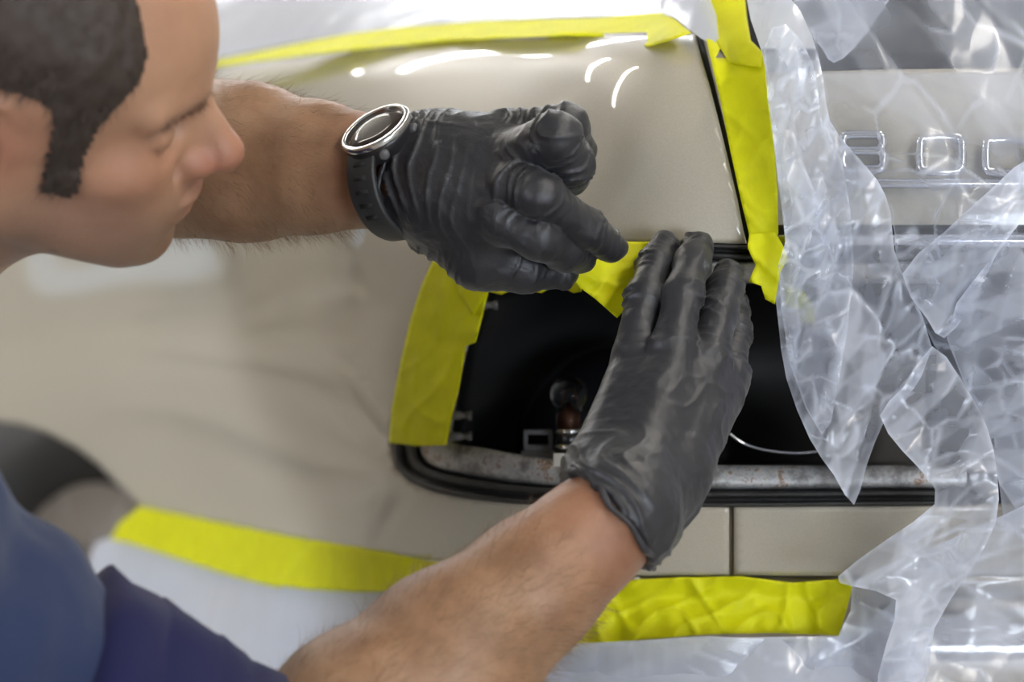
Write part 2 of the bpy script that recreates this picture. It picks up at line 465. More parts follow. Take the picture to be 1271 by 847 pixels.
carloc = P(800, 500, 2.6); carloc[2] = 0
car = tag(empty('car', tuple(carloc)), 'champagne beige car, rear left corner, with its tail lamp removed', 'car')

lamp_top = [(926, 303), (860, 301), (780, 300), (700, 300), (630, 302), (580, 307), (555, 313), (542, 325)]
lamp_left = [(533, 350), (515, 400), (500, 460), (489, 520), (486, 555), (491, 582), (508, 600)]
lamp_bot = [(540, 612), (580, 620), (640, 627), (720, 630), (905, 631)]
qp = [(-60, 140), (100, 110), (200, 92), (270, 80), (420, 62), (560, 50), (700, 43), (800, 40), (862, 41), (882, 110), (902, 190), (916, 250)] + \
     lamp_top + lamp_left + lamp_bot + [(905, 714), (800, 715), (700, 711), (620, 706), (560, 699), (480, 688), (400, 675), (300, 655), (230, 641), (172, 629),
     (150, 607), (125, 580), (95, 557), (60, 538), (25, 526), (-10, 522), (-60, 522)]
sheet('quarter_panel', qp, CAR, M['paint'], 7, .004, car)
# rear bumper strip right of the seam
sheet('rear_bumper', [(911, 631), (1300, 629), (1300, 718), (911, 714)], CAR, M['paint'], 9, .004, car)
b = MB(); b.tube(P([908] * 6, np.linspace(630, 715, 6), CAR([908] * 6, np.linspace(630, 715, 6)) + .006), .0022, 8); b.build('panel_seam', mat('seam_sealer', (.17, .14, .10), .6), car)
# lower valance below the masking tape
sheet('lower_valance', [(172, 634), (300, 660), (400, 680), (560, 704), (700, 716), (905, 719), (1300, 722), (1300, 905), (90, 905), (130, 700)], lambda x, y: CAR(x, y) + .012 + .00012 * (y - 640), M['paint'], 14, .004, car)
b = MB(); xs = np.linspace(1085, 1330, 16); b.tube(P(xs, 800 + 0 * xs, 1.49), .030, 20); b.build('chrome_bumper_bar', M['chrome'], car)
# boot lid
lid = sheet('boot_lid', [(908, 98), (960, 90), (1120, 86), (1300, 84), (1300, 290), (936, 290), (925, 240), (915, 170)], lambda x, y: CAR(x, y) + .006, M['paint'], 9, .004, car)
b = MB(); b.tube(P(np.linspace(868, 932, 8), np.linspace(45, 305, 8), CAR(np.linspace(868, 932, 8), np.linspace(45, 305, 8)) + .008), .0022, 8); b.build('panel_gap', M['gap'], car)
# rear window above lid: slopes away
sheet('rear_window', [(884, 45), (920, 90), (960, 84), (1300, 80), (1300, -90), (884, -90)], lambda x, y: 1.480 + (90 - y) * .0006, M['glassdark'], 16, .004, car)
# trim strips
xs = np.linspace(1050, 1330, 10)
b = MB(); b.tube(P(xs, 228 + 0 * xs, CAR(xs, 228 + 0 * xs) - .001), .0030, 12); b.build('trim_strip', M['chrome'], car)
xs = np.linspace(955, 1330, 12)
b = MB(); b.tube(P(xs, 299 + 0 * xs, CAR(xs, 299 + 0 * xs) + .002), .0042, 12); b.build('trim_strip', M['chrome'], car)
b = MB(); b.tube(P(xs, 287 + 0 * xs, CAR(xs, 287 + 0 * xs) + .005), .0036, 12); b.build('lid_gap', M['gap'], car)
# chrome letters B O O
def letter(loops):
    b = MB()
    for lp in loops:
        lp = catmull(lp, 6, True); dd = CAR(lp[:, 0], lp[:, 1]) - .001
        b.tube(P(lp[:, 0], lp[:, 1], dd), .0028, 10, closed=True)
    return b.build('letter', M['chrome'], car)
def rr(x0, y0, x1, y1, r=9):
    return [(x0 + r, y0), (x1 - r, y0), (x1 - 2, y0 + 3), (x1, y0 + r), (x1, y1 - r), (x1 - 2, y1 - 3), (x1 - r, y1), (x0 + r, y1), (x0 + 2, y1 - 3), (x0, y1 - r), (x0, y0 + r), (x0 + 2, y0 + 3)]
letter([rr(1046, 168, 1095, 187, 6), rr(1046, 188, 1096, 210, 6)])
letter([rr(1142, 171, 1194, 213, 15)])
letter([rr(1224, 174, 1278, 215, 15)])
# dark recess right of the lamp opening
sheet('plate_recess', [(1150, 306), (1300, 304), (1300, 628), (1150, 628)], lambda x, y: CAR(x, y) + .03, M['housing'], 16, .004, car)

# lamp opening rings
O_ctrl = [(1200, 303), (1100, 303), (1000, 303), (926, 303), (860, 301), (780, 300), (700, 300), (630, 302), (580, 307), (553, 314), (541, 328), (531, 356), (515, 400), (500, 460), (489, 520), (486, 555), (491, 582), (508, 600), (540, 612), (580, 620), (640, 627), (720, 630), (850, 631), (1000, 630), (1100, 629), (1200, 629)]
I_ctrl = [(1200, 352), (1100, 352), (1000, 352), (926, 352), (860, 351), (780, 350), (720, 350), (680, 350), (640, 352), (612, 356), (601, 366), (595, 385), (585, 415), (575, 455), (567, 500), (562, 530), (562, 545), (566, 550), (578, 553), (600, 556), (650, 565), (720, 573), (850, 577), (1000, 578), (1100, 578), (1200, 578)]
Oc = catmull(O_ctrl, 6); Ic = catmull(I_ctrl, 6)
def ringpts(t, dd):
    q = Oc * (1 - t) + Ic * t; o_ = Oc
    base_d = CAR(Oc[:, 0], Oc[:, 1]); inner_d = CAR(Ic[:, 0], Ic[:, 1]); bd = base_d * (1 - t) + inner_d * t
    return P(q[:, 0], q[:, 1], bd + dd)
def loft(name, spec, material, parent=car):
    rows = [ringpts(t, dd) for t, dd in spec]; n = len(Oc); f = []
    for i in range(len(rows) - 1):
        for k in range(n - 1): f.append((i * n + k, i * n + k + 1, (i + 1) * n + k + 1, (i + 1) * n + k))
    return mesh_obj(name, np.concatenate(rows), f, material, parent)
loft('lamp_seal', [(-.02, .006), (0, .003), (.04, -.001), (.09, -.002), (.13, .001), (.17, .008), (.21, .008), (.25, .003), (.31, .001), (.37, .003), (.40, .009), (.44, .016)], M['rubber'])
loft('lamp_frame', [(.42, .018), (.45, .010), (.50, .007), (.62, .008), (.78, .010), (.92, .013), (1.0, .017), (1.0, .03), (.97, .045)], M['rustmetal'])
# housing box behind
back = 1.72
rowA = ringpts(.96, .045); 
fr = Ic * .96 + Oc * .04
rows = [rowA]
for k, (g, dd) in enumerate(((1.0, 1.60), (.99, 1.68), (.93, back))):
    c = np.array([850, 460]); q = (fr - c) * g + c
    rows.append(P(q[:, 0], q[:, 1], np.maximum(dd, CAR(fr[:, 0], fr[:, 1]) + .05 + .03 * k)))
n = len(Oc); f = []
for i in range(3):
    for k in range(n - 1): f.append((i * n + k, i * n + k + 1, (i + 1) * n + k + 1, (i + 1) * n + k))
vv = np.concatenate(rows); f.append(tuple(3 * n + k for k in range(n)))
mesh_obj('lamp_housing', vv, f, M['housing'], car)
# smoked reflector dome in the housing
b = MB(); b.lathe(P(775, 560, 1.66), dirv(0, 0, 1), [(.075, -.02), (.072, .0), (.058, .02), (.03, .034), (.004, .038)], 40); b.build('reflector_dome', M['housing_gloss'], car)
cv = catmull([(905, 538), (925, 552), (955, 560), (990, 563), (1020, 560)], 8); b = MB(); b.tube(P(cv[:, 0], cv[:, 1], 1.50), .0011, 8); b.build('chrome_ring_edge', M['chrome'], car)
# bulb
bc = P(706, 490, 1.52)
up = unit(UPV)
b = MB(); prof = [(.0075, -.022), (.0078, -.016)] + [(.0115 * math.cos(a), .0115 * math.sin(a)) for a in np.linspace(-.8, 1.5, 14)]
b.lathe(bc, up, prof, 32); gl = b.build('bulb', M['glass'], car)
b = MB(); b.lathe(bc, up, [(.0062, -.024), (.0062, -.012), (.003, -.008), (.0006, -.004)], 16); b.tube([bc + RGT * -.004 - up * .008, bc - RGT * .003 + up * .002, bc + RGT * .003 + up * .003, bc + RGT * .005 - up * .008], .0004, 6); b.build('filament_stem', M['copper'], gl)
b = MB(); b.lathe(bc, up, [(.0080, -.0215), (.0088, -.022), (.0088, -.024), (.0078, -.025), (.0078, -.031), (.0092, -.032), (.0092, -.034), (.008, -.035), (.008, -.042), (.010, -.043), (.010, -.052)], 24); b.build('bulb_base', M['steel'], gl)
b = MB(); b.lathe(bc, up, [(.0079, -.0245), (.0084, -.025), (.0084, -.031), (.0079, -.0315)], 24); b.lathe(bc, up, [(.0082, -.035), (.0088, -.036), (.0088, -.042), (.008, -.0425)], 24); b.build('bulb_socket', M['housing_gloss'], gl)
# connector bracket
Rm = np.array([RGT, FWD, UPV])
b = MB(); c = P(668, 556, 1.54)
b.box(c, (.009, .006, .002), Rm); b.box(c + UPV * .010, (.009, .006, .0015), Rm); b.box(c - RGT * .008 + UPV * .005, (.0013, .006, .006), Rm); b.box(c + RGT * .008 + UPV * .005, (.0013, .006, .006), Rm); b.box(c - UPV * .006, (.011, .008, .004), Rm)
bevel(b.build('connector_bracket', M['greyplastic'], car, smooth=False), .0006)
# clips and pins on frame
for (x, y) in ((600, 379), (568, 516), (568, 542)):
    b = MB(); c = P(x, y, CAR(x, y) + .012); b.lathe(c, RGT, [(.0028, -.008), (.0028, .002), (.0020, .003), (.0020, .006), (.003, .0065), (.003, .009)], 14); b.build('lamp_clip', M['greyplastic'], car)
b = MB(); b.box(P(694, 571, 1.47), (.0035, .001, .004), Rm); bevel(b.build('frame_tab', mat('white_tab', (.5, .48, .43), .5), car, smooth=False), .0006)
# wheel
wc = P(96, 692, 2.80); wc[2] = .153
wheelc = tuple(wc)
ax = unit([.60, -.78, .12])
b = MB(); b.lathe(wc, ax, [(.080, .02), (.086, .028), (.083, .018), (.073, .012), (.065, .0), (.044, .006), (.022, .018), (.006, .020)], 40); rim = b.build('wheel', M['rim'], car)
b = MB()
for k in range(5):
    a = 2 * math.pi * k / 5; u = unit(np.cross(ax, [0, 0, 1])); v = np.cross(ax, u); dr = math.cos(a) * u + math.sin(a) * v
    b.tube([wc + ax * .016 + dr * .01, wc + ax * .012 + dr * .044, wc + ax * .016 + dr * .076], [.010, .007, .010], 8)
b.build('wheel_spoke', M['rim'], rim)
b = MB(); b.lathe(wc, ax, [(.080, -.13), (.146, -.122), (.152, -.10), (.152, .0), (.145, .024), (.125, .034), (.10, .036), (.086, .028), (.082, .01)], 56, cap=False); b.build('tyre', M['tyre'], rim)
# wheel arch lining
sheet('wheel_arch_liner', [(-90, 440), (100, 500), (200, 560), (250, 700), (-90, 900)], lambda x, y: 3.05 + 0 * x, M['gap'], 30, .01, car)

# ---------------------------------------------------------------- SDF modelling
class SDF:
    def __init__(s, lo, hi, h):
        s.h = h; s.lo = np.asarray(lo, float) - 3 * h; s.n = np.ceil((np.asarray(hi) - s.lo) / h).astype(int) + 4
        s.ax = [(s.lo[i] + h * np.arange(s.n[i])).astype(np.float32) for i in range(3)]
        s.F = np.full(tuple(s.n), .05, np.float32)
    def blank(s):
        t = SDF.__new__(SDF); t.h, t.lo, t.n, t.ax = s.h, s.lo, s.n, s.ax; t.F = np.full(tuple(s.n), .05, np.float32); return t
    def sub(s, lo, hi):
        a = np.clip(np.floor((lo - s.lo) / s.h).astype(int), 0, s.n); b_ = np.clip(np.ceil((hi - s.lo) / s.h).astype(int) + 1, 0, s.n)
        sl = tuple(slice(a[i], b_[i]) for i in range(3))
        return sl, s.ax[0][sl[0]][:, None, None], s.ax[1][sl[1]][None, :, None], s.ax[2][sl[2]][None, None, :]
    def put(s, sl, d, k, op='u'):
        A = s.F[sl]
        if A.size == 0: return
        if op == 'c':   # carve
            d = -d; hh = np.clip(.5 + .5 * (A - d) / -max(k, 1e-6), 0, 1) if False else np.maximum(k - np.abs(A - d), 0) / max(k, 1e-6)
            s.F[sl] = np.maximum(A, d) + hh * hh * k * .25
        else:
            hh = np.maximum(k - np.abs(A - d), 0) / max(k, 1e-6)
            s.F[sl] = np.minimum(A, d) - hh * hh * k * .25
    def cone(s, a, b_, ra, rb, k=.004, op='u'):
        a = np.asarray(a, float); b_ = np.asarray(b_, float); m_ = max(ra, rb) + k + .006
        sl, x, y, z = s.sub(np.minimum(a, b_) - m_, np.maximum(a, b_) + m_)
        ab = b_ - a; L = float(ab @ ab) + 1e-12
        t = np.clip(((x - a[0]) * ab[0] + (y - a[1]) * ab[1] + (z - a[2]) * ab[2]) / L, 0, 1)
        d = np.sqrt((x - a[0] - t * ab[0]) ** 2 + (y - a[1] - t * ab[1]) ** 2 + (z - a[2] - t * ab[2]) ** 2) - (ra + (rb - ra) * t)
        s.put(sl, d.astype(np.float32), k, op)
    def chain(s, pts, k=.004):
        for p, q in zip(pts[:-1], pts[1:]): s.cone(p[0], q[0], p[1], q[1], k)
    def ell(s, c, R, r, k=.004, op='u'):
        """R rows = axes"""
        c = np.asarray(c, float); r = np.asarray(r, float); m_ = r.max() + k + .006
        sl, x, y, z = s.sub(c - m_, c + m_)
        X = x - c[0]; Y = y - c[1]; Z = z - c[2]
        q = [(R[i][0] * X + R[i][1] * Y + R[i][2] * Z) for i in range(3)]
        k0 = np.sqrt(sum((q[i] / r[i]) ** 2 for i in range(3))); k1 = np.sqrt(sum((q[i] / r[i] ** 2) ** 2 for i in range(3)))
        s.put(sl, (k0 * (k0 - 1) / np.maximum(k1, 1e-6)).astype(np.float32), k, op)
    def merge(s, o, k):
        hh = np.maximum(k - np.abs(s.F - o.F), 0) / k; s.F = np.minimum(s.F, o.F) - hh * hh * k * .25
    def cut(s, p, nrm, k=.002):
        """keep the side the normal points away from"""
        d = (s.ax[0][:, None, None] - p[0]) * nrm[0] + (s.ax[1][None, :, None] - p[1]) * nrm[1] + (s.ax[2][None, None, :] - p[2]) * nrm[2]
        s.F = np.maximum(s.F, d.astype(np.float32))
    def mesh(s):
        F = s.F; sg = F < 0
        c = sum(sg[i:F.shape[0] - 1 + i, j:F.shape[1] - 1 + j, k:F.shape[2] - 1 + k].astype(np.int8) for i in (0, 1) for j in (0, 1) for k in (0, 1))
        act = (c > 0) & (c < 8); cells = np.argwhere(act); idx = np.full(act.shape, -1, np.int64); idx[act] = np.arange(len(cells))
        acc = np.zeros((len(cells), 3)); cnt = np.zeros(len(cells))
        cor = [(i, j, k) for i in (0, 1) for j in (0, 1) for k in (0, 1)]
        for a in cor:
            for ax_ in range(3):
                if a[ax_]: continue
                b_ = list(a); b_[ax_] = 1
                f0 = F[cells[:, 0] + a[0], cells[:, 1] + a[1], cells[:, 2] + a[2]]; f1 = F[cells[:, 0] + b_[0], cells[:, 1] + b_[1], cells[:, 2] + b_[2]]
                m_ = (f0 < 0) != (f1 < 0); t = np.where(m_, f0 / np.where(m_, f0 - f1, 1), 0)
                p = np.array(a, float) + t[:, None] * (np.array(b_) - np.array(a)); acc[m_] += p[m_]; cnt[m_] += 1
        verts = s.lo + s.h * (cells + acc / np.maximum(cnt, 1)[:, None])
        faces = []
        for ax_ in range(3):
            u, v = [(1, 2), (2, 0), (0, 1)][ax_]
            s0 = [slice(1, -1)] * 3; s1 = [slice(1, -1)] * 3
            s0[ax_] = slice(0, -1); s1[ax_] = slice(1, None)
            A = sg[tuple(s0)]; B = sg[tuple(s1)]
            off = np.array([1, 1, 1]); off[ax_] = 0
            for flip in (False, True):
                e = np.argwhere((A & ~B) if not flip else (~A & B)) + off
                if len(e) == 0: continue
                du = np.zeros(3, int); du[u] = 1; dv = np.zeros(3, int); dv[v] = 1
                g = lambda q: idx[q[:, 0], q[:, 1], q[:, 2]]
                quad = np.stack([g(e - du - dv), g(e - dv), g(e), g(e - du)], 1)
                if flip: quad = quad[:, ::-1]
                faces.append(quad)
        return verts, np.concatenate(faces)


def vnormals(v, f):
    n = np.cross(v[f[:, 2]] - v[f[:, 0]], v[f[:, 3]] - v[f[:, 1]]); out = np.zeros_like(v)
    for k in range(4): np.add.at(out, f[:, k], n)
    return out / np.maximum(np.linalg.norm(out, axis=1), 1e-12)[:, None]


def sdf_obj(name, v, f, material, parent=None):
    return mesh_obj(name, v, f, material, parent)


def J(px, py, d, r): return (P(px, py, d), r)


# ---------------------------------------------------------------- the man
ploc = P(-200, 800, 1.25); ploc[2] = 0
person = tag(empty('person', tuple(ploc)), 'man in navy top and black gloves crouching at the left, taping the car', 'person')

# head frame
EL = math.radians(35); RO = math.radians(-21); YA = math.radians(-10)
def headaxes():
    F = np.array([1., 0, 0]); U = np.array([0., 1, 0]); L = np.array([0., 0, 1])   # right, up, toward camera
    cy, sy = math.cos(YA), math.sin(YA)
    F = np.array([cy, 0, sy]); L = np.array([-sy, 0, cy])
    c, s_ = math.cos(EL), math.sin(EL)
    def rx(a): return np.array([a[0], a[1] * c - a[2] * s_, a[1] * s_ + a[2] * c])
    F, U, L = rx(F), rx(U), rx(L)
    c2, s2 = math.cos(RO), math.sin(RO)
    def rz(a): return np.array([a[0] * c2 - a[1] * s2, a[0] * s2 + a[1] * c2, a[2]])
    F, U, L = rz(F), rz(U), rz(L)
    return [a[0] * RGT + a[1] * UPV - a[2] * FWD for a in (F, U, L)]
HF, HU, HL = headaxes(); HR = np.array([HF, HU, HL])
HO = P(24, 104, 1.22)
HS = .0096
def HP(f, u, l=0): return HO + HS * (f * HF + u * HU + l * HL)
HQ = lambda *r: np.array(r) * HS

hs = SDF(HO - .20, HO + .17, .0021)
def hell(f, u, l, rf, ru, rl, k, op='u', rot=0):
    c, s_ = math.cos(math.radians(rot)), math.sin(math.radians(rot))
    R = np.array([HF * c + HU * s_, HU * c - HF * s_, HL]); hs.ell(HP(f, u, l), R, HQ(rf, ru, rl), k * HS, op)
def hcone(a, b_, ra, rb, k, op='u'): hs.cone(HP(*a), HP(*b_), ra * HS, rb * HS, k * HS, op)
hell(-1.2, 4.6, 0, 9.9, 8.3, 7.5, .1)            # cranium
hell(3.2, 4.2, 0, 6.2, 6.0, 6.3, 2)              # forehead
hell(3.4, -1.5, 0, 6.0, 6.6, 5.7, 2)             # mid face
hell(3.0, -4.6, 0, 6.2, 3.2, 4.4, 2)             # jaw mass
for s_ in (-1, 1):
    hcone((.4, -3.2, 5.1 * s_), (7.0, -6.6, 2.3 * s_), 1.5, 1.2, 2)   # jaw line
    hcone((.2, 0, 5.8 * s_), (.6, -4.0, 5.1 * s_), 1.4, 1.5, 2)
    hell(6.1, -.6, 3.9 * s_, 2.3, 1.9, 2.2, 1.5)     # cheekbone
    hell(6.8, -3.4, 2.6 * s_, 2.0, 2.4, 2.0, 2)
    hcone((8.5, 3.3, 1.2 * s_), (7.2, 3.4, 4.6 * s_), .95, .9, 1.0)   # brow ridge
hell(8.0, -7.1, 0, 1.75, 1.6, 2.0, 1.6)          # chin
hell(7.9, -3.9, 0, 2.1, 2.3, 2.6, 1.5)           # mouth mass
for s_ in (-1, 1):
    hell(8.5, 1.5, 3.1 * s_, 1.3, 1.15, 1.7, .9, 'c')  # eye socket
    hell(7.1, 1.4, 3.1 * s_, 1.45, 1.30, 1.5, .25)     # lidded eye
    hcone((8.3, 1.0, 2.3 * s_), (7.7, .95, 4.2 * s_), .10, .10, .25, 'c')   # lid line
# nose
hcone((8.7, 2.6, 0), (11.2, -.5, 0), .62, .95, .9)
hcone((8.2, 1.8, 0), (9.4, -1.1, 0), 1.0, 1.5, .8)
hell(11.15, -.75, 0, 1.05, .98, 1.05, .6)
for s_ in (-1, 1):
    hell(9.7, -1.2, 1.15 * s_, 1.15, .85, .80, .5)
    hell(10.2, -1.95, .75 * s_, .5, .35, .33, .2, 'c')
    hcone((9.0, -.9, 2.15 * s_), (8.6, -2.3, 2.5 * s_), .12, .14, .6, 'c')
# lips
hell(9.75, -3.3, 0, .85, .58, 2.1, .35); hell(9.55, -4.45, 0, .85, .65, 1.9, .35)
hcone((10.3, -3.88, 0), (9.0, -4.0, 2.4), .13, .10, .3, 'c'); hcone((10.3, -3.88, 0), (9.0, -4.0, -2.4), .13, .10, .3, 'c')
hcone((10.3, -5.5, -1), (10.3, -5.5, 1), .55, .55, .8, 'c')
# ears
for s_ in (-1, 1):
    e = [(1.1, 2.2), (.4, 3.2), (-1, 3.3), (-1.9, 2.2), (-1.7, .6), (-.9, -.9), (-.1, -2.0), (.5, -1.7)]
    ep = [HP(a, b_, (6.9 + .75 * (-(a - .2) / 2 + .4)) * s_) for a, b_ in e]
    for p, q in zip(ep[:-1], ep[1:]): hs.cone(p, q, .36 * HS, .38 * HS, .3 * HS)
    hell(-.4, .7, 6.9 * s_, 1.4, 2.2, .45, .5)
    hell(0, .2, 7.5 * s_, .55, .9, .45, .3, 'c')
# neck
hcone((-2.5, -3, 0), (-6.5, -13, -.5), 5.6, 6.2, 3)
hcone((-5, 0, 0), (-9.5, -11, -.5), 4.6, 5.8, 3)
hcone((1.0, -5.5, 0), (-3.5, -11, -.5), 3.0, 4.0, 3)
hv, hf = hs.mesh()
def hlocal(v): return (v - HO) @ HR.T / HS
hl = hlocal(hv)
tint = np.zeros((len(hv), 4)); tint[:, 3] = 1; tint[:, 2] = .55  # whole head lightened in colour in place of fill light
def blob(f, u, l, r, sym=True):
    a = np.abs(hl[:, 2]) if sym else hl[:, 2]
    return np.exp(-(((hl[:, 0] - f) ** 2 + (hl[:, 1] - u) ** 2 + (a - l) ** 2) / r ** 2))
red = .75 * blob(11.3, -1, 0, 1.6) + .55 * blob(10, -1.3, 1.2, 1.0) + .35 * blob(6.5, -.5, 4.5, 2.6) + .45 * blob(.5, 1, 7.5, 2.5) + .8 * blob(9.7, -3.4, 0, .9) + .8 * blob(9.6, -4.4, 0, .9) + .5 * blob(9.4, -4, 1.3, .9)
stub = .45 * np.clip((-.8 - hl[:, 1]) / 3, 0, 1) * np.clip((hl[:, 0] + 1) / 3, 0, 1) * (1 - np.clip((blob(9.6, -3.9, 0, 1.4)) * 1.4, 0, 1)) * (hl[:, 1] > -10)
brow = np.exp(-((hl[:, 1] - 3.0) ** 2) / .35) * (hl[:, 0] > 6.0) * (np.abs(hl[:, 2]) > 1.0) * (np.abs(hl[:, 2]) < 5.2)
mole = np.exp(-((hl[:, 0] - 4.0) ** 2 + (hl[:, 1] + 6.3) ** 2) / .05) * (hl[:, 2] > 0)
tint[:, 0] = np.clip(red + .8 * mole, 0, 1); tint[:, 1] = np.clip(stub + .45 * brow + .5 * mole, 0, 1)

skin_v, skin_f, skin_t = [hv], [hf], [tint]
def add_skin(v, f, t=None):
    k = sum(len(a) for a in skin_v); skin_v.append(v); skin_f.append(f + k)
    if t is None: t = np.zeros((len(v), 4)); t[:, 3] = 1
    skin_t.append(t)

# forearms and upper arms
elR = P(345, 1002, 1.20); wrR = P(762, 640, 1.265)
ra = SDF(np.minimum(elR, wrR) - .09, np.maximum(elR, wrR) + .07, .0028)
def lerp(a, b_, t): return a + (b_ - a) * t
for t0, t1, r0, r1 in ((0, .25, .047, .050), (.25, .5, .050, .0440), (.5, .75, .0440, .0340), (.75, .92, .0340, .0285), (.92, 1.0, .0285, .027)):
    ra.cone(lerp(elR, wrR, t0), lerp(elR, wrR, t1), r0, r1, .012)
shR = P(-190, 748, 1.10)
ra.cone(elR, lerp(elR, shR, .15), .045, .047, .015)
v, f = ra.mesh(); nn = vnormals(v, f); v = v + nn * (.0007 * fbm(v * 40, 5))[:, None]
t = np.zeros((len(v), 4)); t[:, 3] = 1; s_ = ((v - elR) @ (wrR - elR)) / ((wrR - elR) @ (wrR - elR)); t[:, 0] = .30 * np.clip((s_ - .65) * 3, 0, 1) * (1 + vnoise(v * 30, 2)) / 1.3
armR = (v, f, nn); add_skin(v, f, t)
elL = P(165, 190, 1.46); wrL = P(495, 216, 1.372); shL = P(-260, 235, 1.68)
la = SDF(np.minimum(np.minimum(elL, wrL), lerp(elL, shL, .5)) - .08, np.maximum(elL, wrL) + .09, .0028)
for t0, t1, r0, r1 in ((0, .2, .041, .046), (.2, .45, .046, .0450), (.45, .7, .0450, .0365), (.7, .88, .0365, .0300), (.88, 1.16, .0300, .0295)):
    la.cone(lerp(elL, wrL, t0), lerp(elL, wrL, t1), r0, r1, .012)
la.cone(elL, lerp(elL, shL, .5), .045, .05, .02)
v, f = la.mesh(); nn = vnormals(v, f); v = v + nn * (.0007 * fbm(v * 40, 6))[:, None]
t = np.zeros((len(v), 4)); t[:, 3] = 1; s_ = ((v - elL) @ (wrL - elL)) / ((wrL - elL) @ (wrL - elL)); t[:, 0] = .35 * np.clip((s_ - .8) * 5, 0, 1)
armL = (v, f, nn); add_skin(v, f, t)
# torso under the shirt
chest = P(-440, 730, 1.30); neckb = HP(-7.5, -13, -.5); hipc = chest + np.array([-.06, -.10, -.40])
tb = SDF(np.minimum(np.minimum(chest, hipc), np.minimum(shR, shL)) - .2, np.maximum(np.maximum(chest, neckb), np.maximum(shR, shL)) + .17, .008)
tb.cone(chest, hipc, .12, .13, .05); tb.cone(neckb, chest, .06, .12, .05); tb.cone(shR, neckb, .055, .06, .05); tb.cone(shL, neckb, .055, .06, .05)
tb.cone(chest, shR, .10, .06, .05); tb.cone(chest, shL, .10, .06, .05)
tb.cone(shR, lerp(shR, elR, .9), .050, .045, .03); tb.cone(shL, lerp(shL, elL, .6), .052, .048, .03)
v, f = tb.mesh(); add_skin(v, f)
body = mesh_obj('body', np.concatenate(skin_v), np.concatenate(skin_f), M['skin'], person)
ca = body.data.color_attributes.new('tint', 'FLOAT_COLOR', 'POINT'); ca.data.foreach_set('color', np.concatenate(skin_t).astype(np.float32).ravel())

# shirt
ts = SDF(np.minimum(np.minimum(chest, hipc), np.minimum(shR, shL)) - .24, np.maximum(np.maximum(elR, neckb), np.maximum(shR, shL)) + .2, .0055)
g = .012
ts.cone(chest, hipc, .14 + g, .15 + g, .05); ts.cone(lerp(neckb, chest, .35), chest, .066 + g, .125 + g, .05); ts.cone(shR, lerp(neckb, chest, .3), .05 + g, .06 + g, .04); ts.cone(shL, lerp(neckb, chest, .3), .06 + g, .07 + g, .05)
ts.cone(lerp(shR, neckb, .1), lerp(neckb, shR, .16), .060, .060, .04); ts.cone(lerp(shL, neckb, .1), lerp(neckb, shL, .16), .076, .070, .04); ts.cone(lerp(neckb, chest, .16), chest, .064, .11, .04); ts.cone(chest, shR, .10, .066, .04); ts.cone(chest, shL, .12, .075, .05)
slv = lerp(shR, elR, .52)
ts.cone(shR, slv, .080, .058, .03); ts.cone(shL, lerp(shL, elL, .55), .064 + g, .060, .03)
v, f = ts.mesh(); nn = vnormals(v, f)
axd = unit(elR - shR); s_ = (v - shR) @ axd
fold = np.sin((s_ * 95 + 2.2 * fbm(v * 9, 3))) * .0028 + .004 * fbm(v * 14, 9) + .0015 * fbm(v * 45, 4)
v = v + nn * fold[:, None]
mi = (((v[f].mean(1) - shR) @ axd) > .62 * np.linalg.norm(elR - shR)).astype(int)
mesh_obj('shirt', v, f, None, person, mats=[M['shirt'], M['shirt']], mat_idx=mi)
# rolled cuff of right sleeve
b = MB(); N0 = 64; rings = []
sl_L = np.linalg.norm(elR - shR); u = unit(np.cross(axd, [0, 0, 1])); vv2 = np.cross(axd, u)
st = [(.43, .056), (.445, .0670), (.50, .0665), (.56, .0655), (.57, .0640), (.58, .0655), (.69, .0625), (.70, .0618), (.71, .0622), (.78, .0605), (.80, .0594), (.81, .0600), (.90, .0575), (.92, .056), (.925, .051)]
for s_, r in st:
    a = np.linspace(0, 2 * math.pi, N0, endpoint=False)
    c = shR + axd * s_ * sl_L
    wv = r + .0016 * np.sin(a * 5 + s_ * 40) + .001 * np.sin(a * 9 + s_ * 13)
    rings.append(c + wv[:, None] * (np.cos(a)[:, None] * u + np.sin(a)[:, None] * vv2) + axd * (.004 * np.sin(a * 2 + 1))[:, None])
f = [(i * N0 + k, i * N0 + (k + 1) % N0, (i + 1) * N0 + (k + 1) % N0, (i + 1) * N0 + k) for i in range(len(st) - 1) for k in range(N0)]
o = mesh_obj('rolled_cuff', np.concatenate(rings), f, M['cuff'], person); o['label'] = 'darker navy rolled sleeve cuff'; recalc(o)
# trousers and shoes, kneeling
kn = SDF(np.array([-.95, .65, -.0]), np.array([.05, 1.75, .60]), .008)
hip = hipc
for s_ in (-1, 1):
    h0 = hip + np.array([.10 * s_ + .0, 0, -.02]); k0 = np.array([hip[0] + .10 + .16 * s_, hip[1] + .36, .085]); a0 = np.array([hip[0] + .02 + .13 * s_, hip[1] - .05, .065])
    kn.cone(h0, k0, .10, .075, .04); kn.cone(k0, a0, .07, .05, .03)
    bb = MB(); bb.lathe(a0, unit(a0 - k0 + np.array([0, 0, -.02])), [(.035, -.02), (.045, .0), (.046, .05), (.045, .12), (.03, .16), (.008, .17)], 20); bb.build('shoe', M['shoe'], person)
kn.cone(hip + [-.06, 0, 0], hip + [.06, 0, 0], .15, .15, .05)
v, f = kn.mesh(); v[:, 2] = np.maximum(v[:, 2], .002); mesh_obj('trousers', v, f, M['trouser'], person)

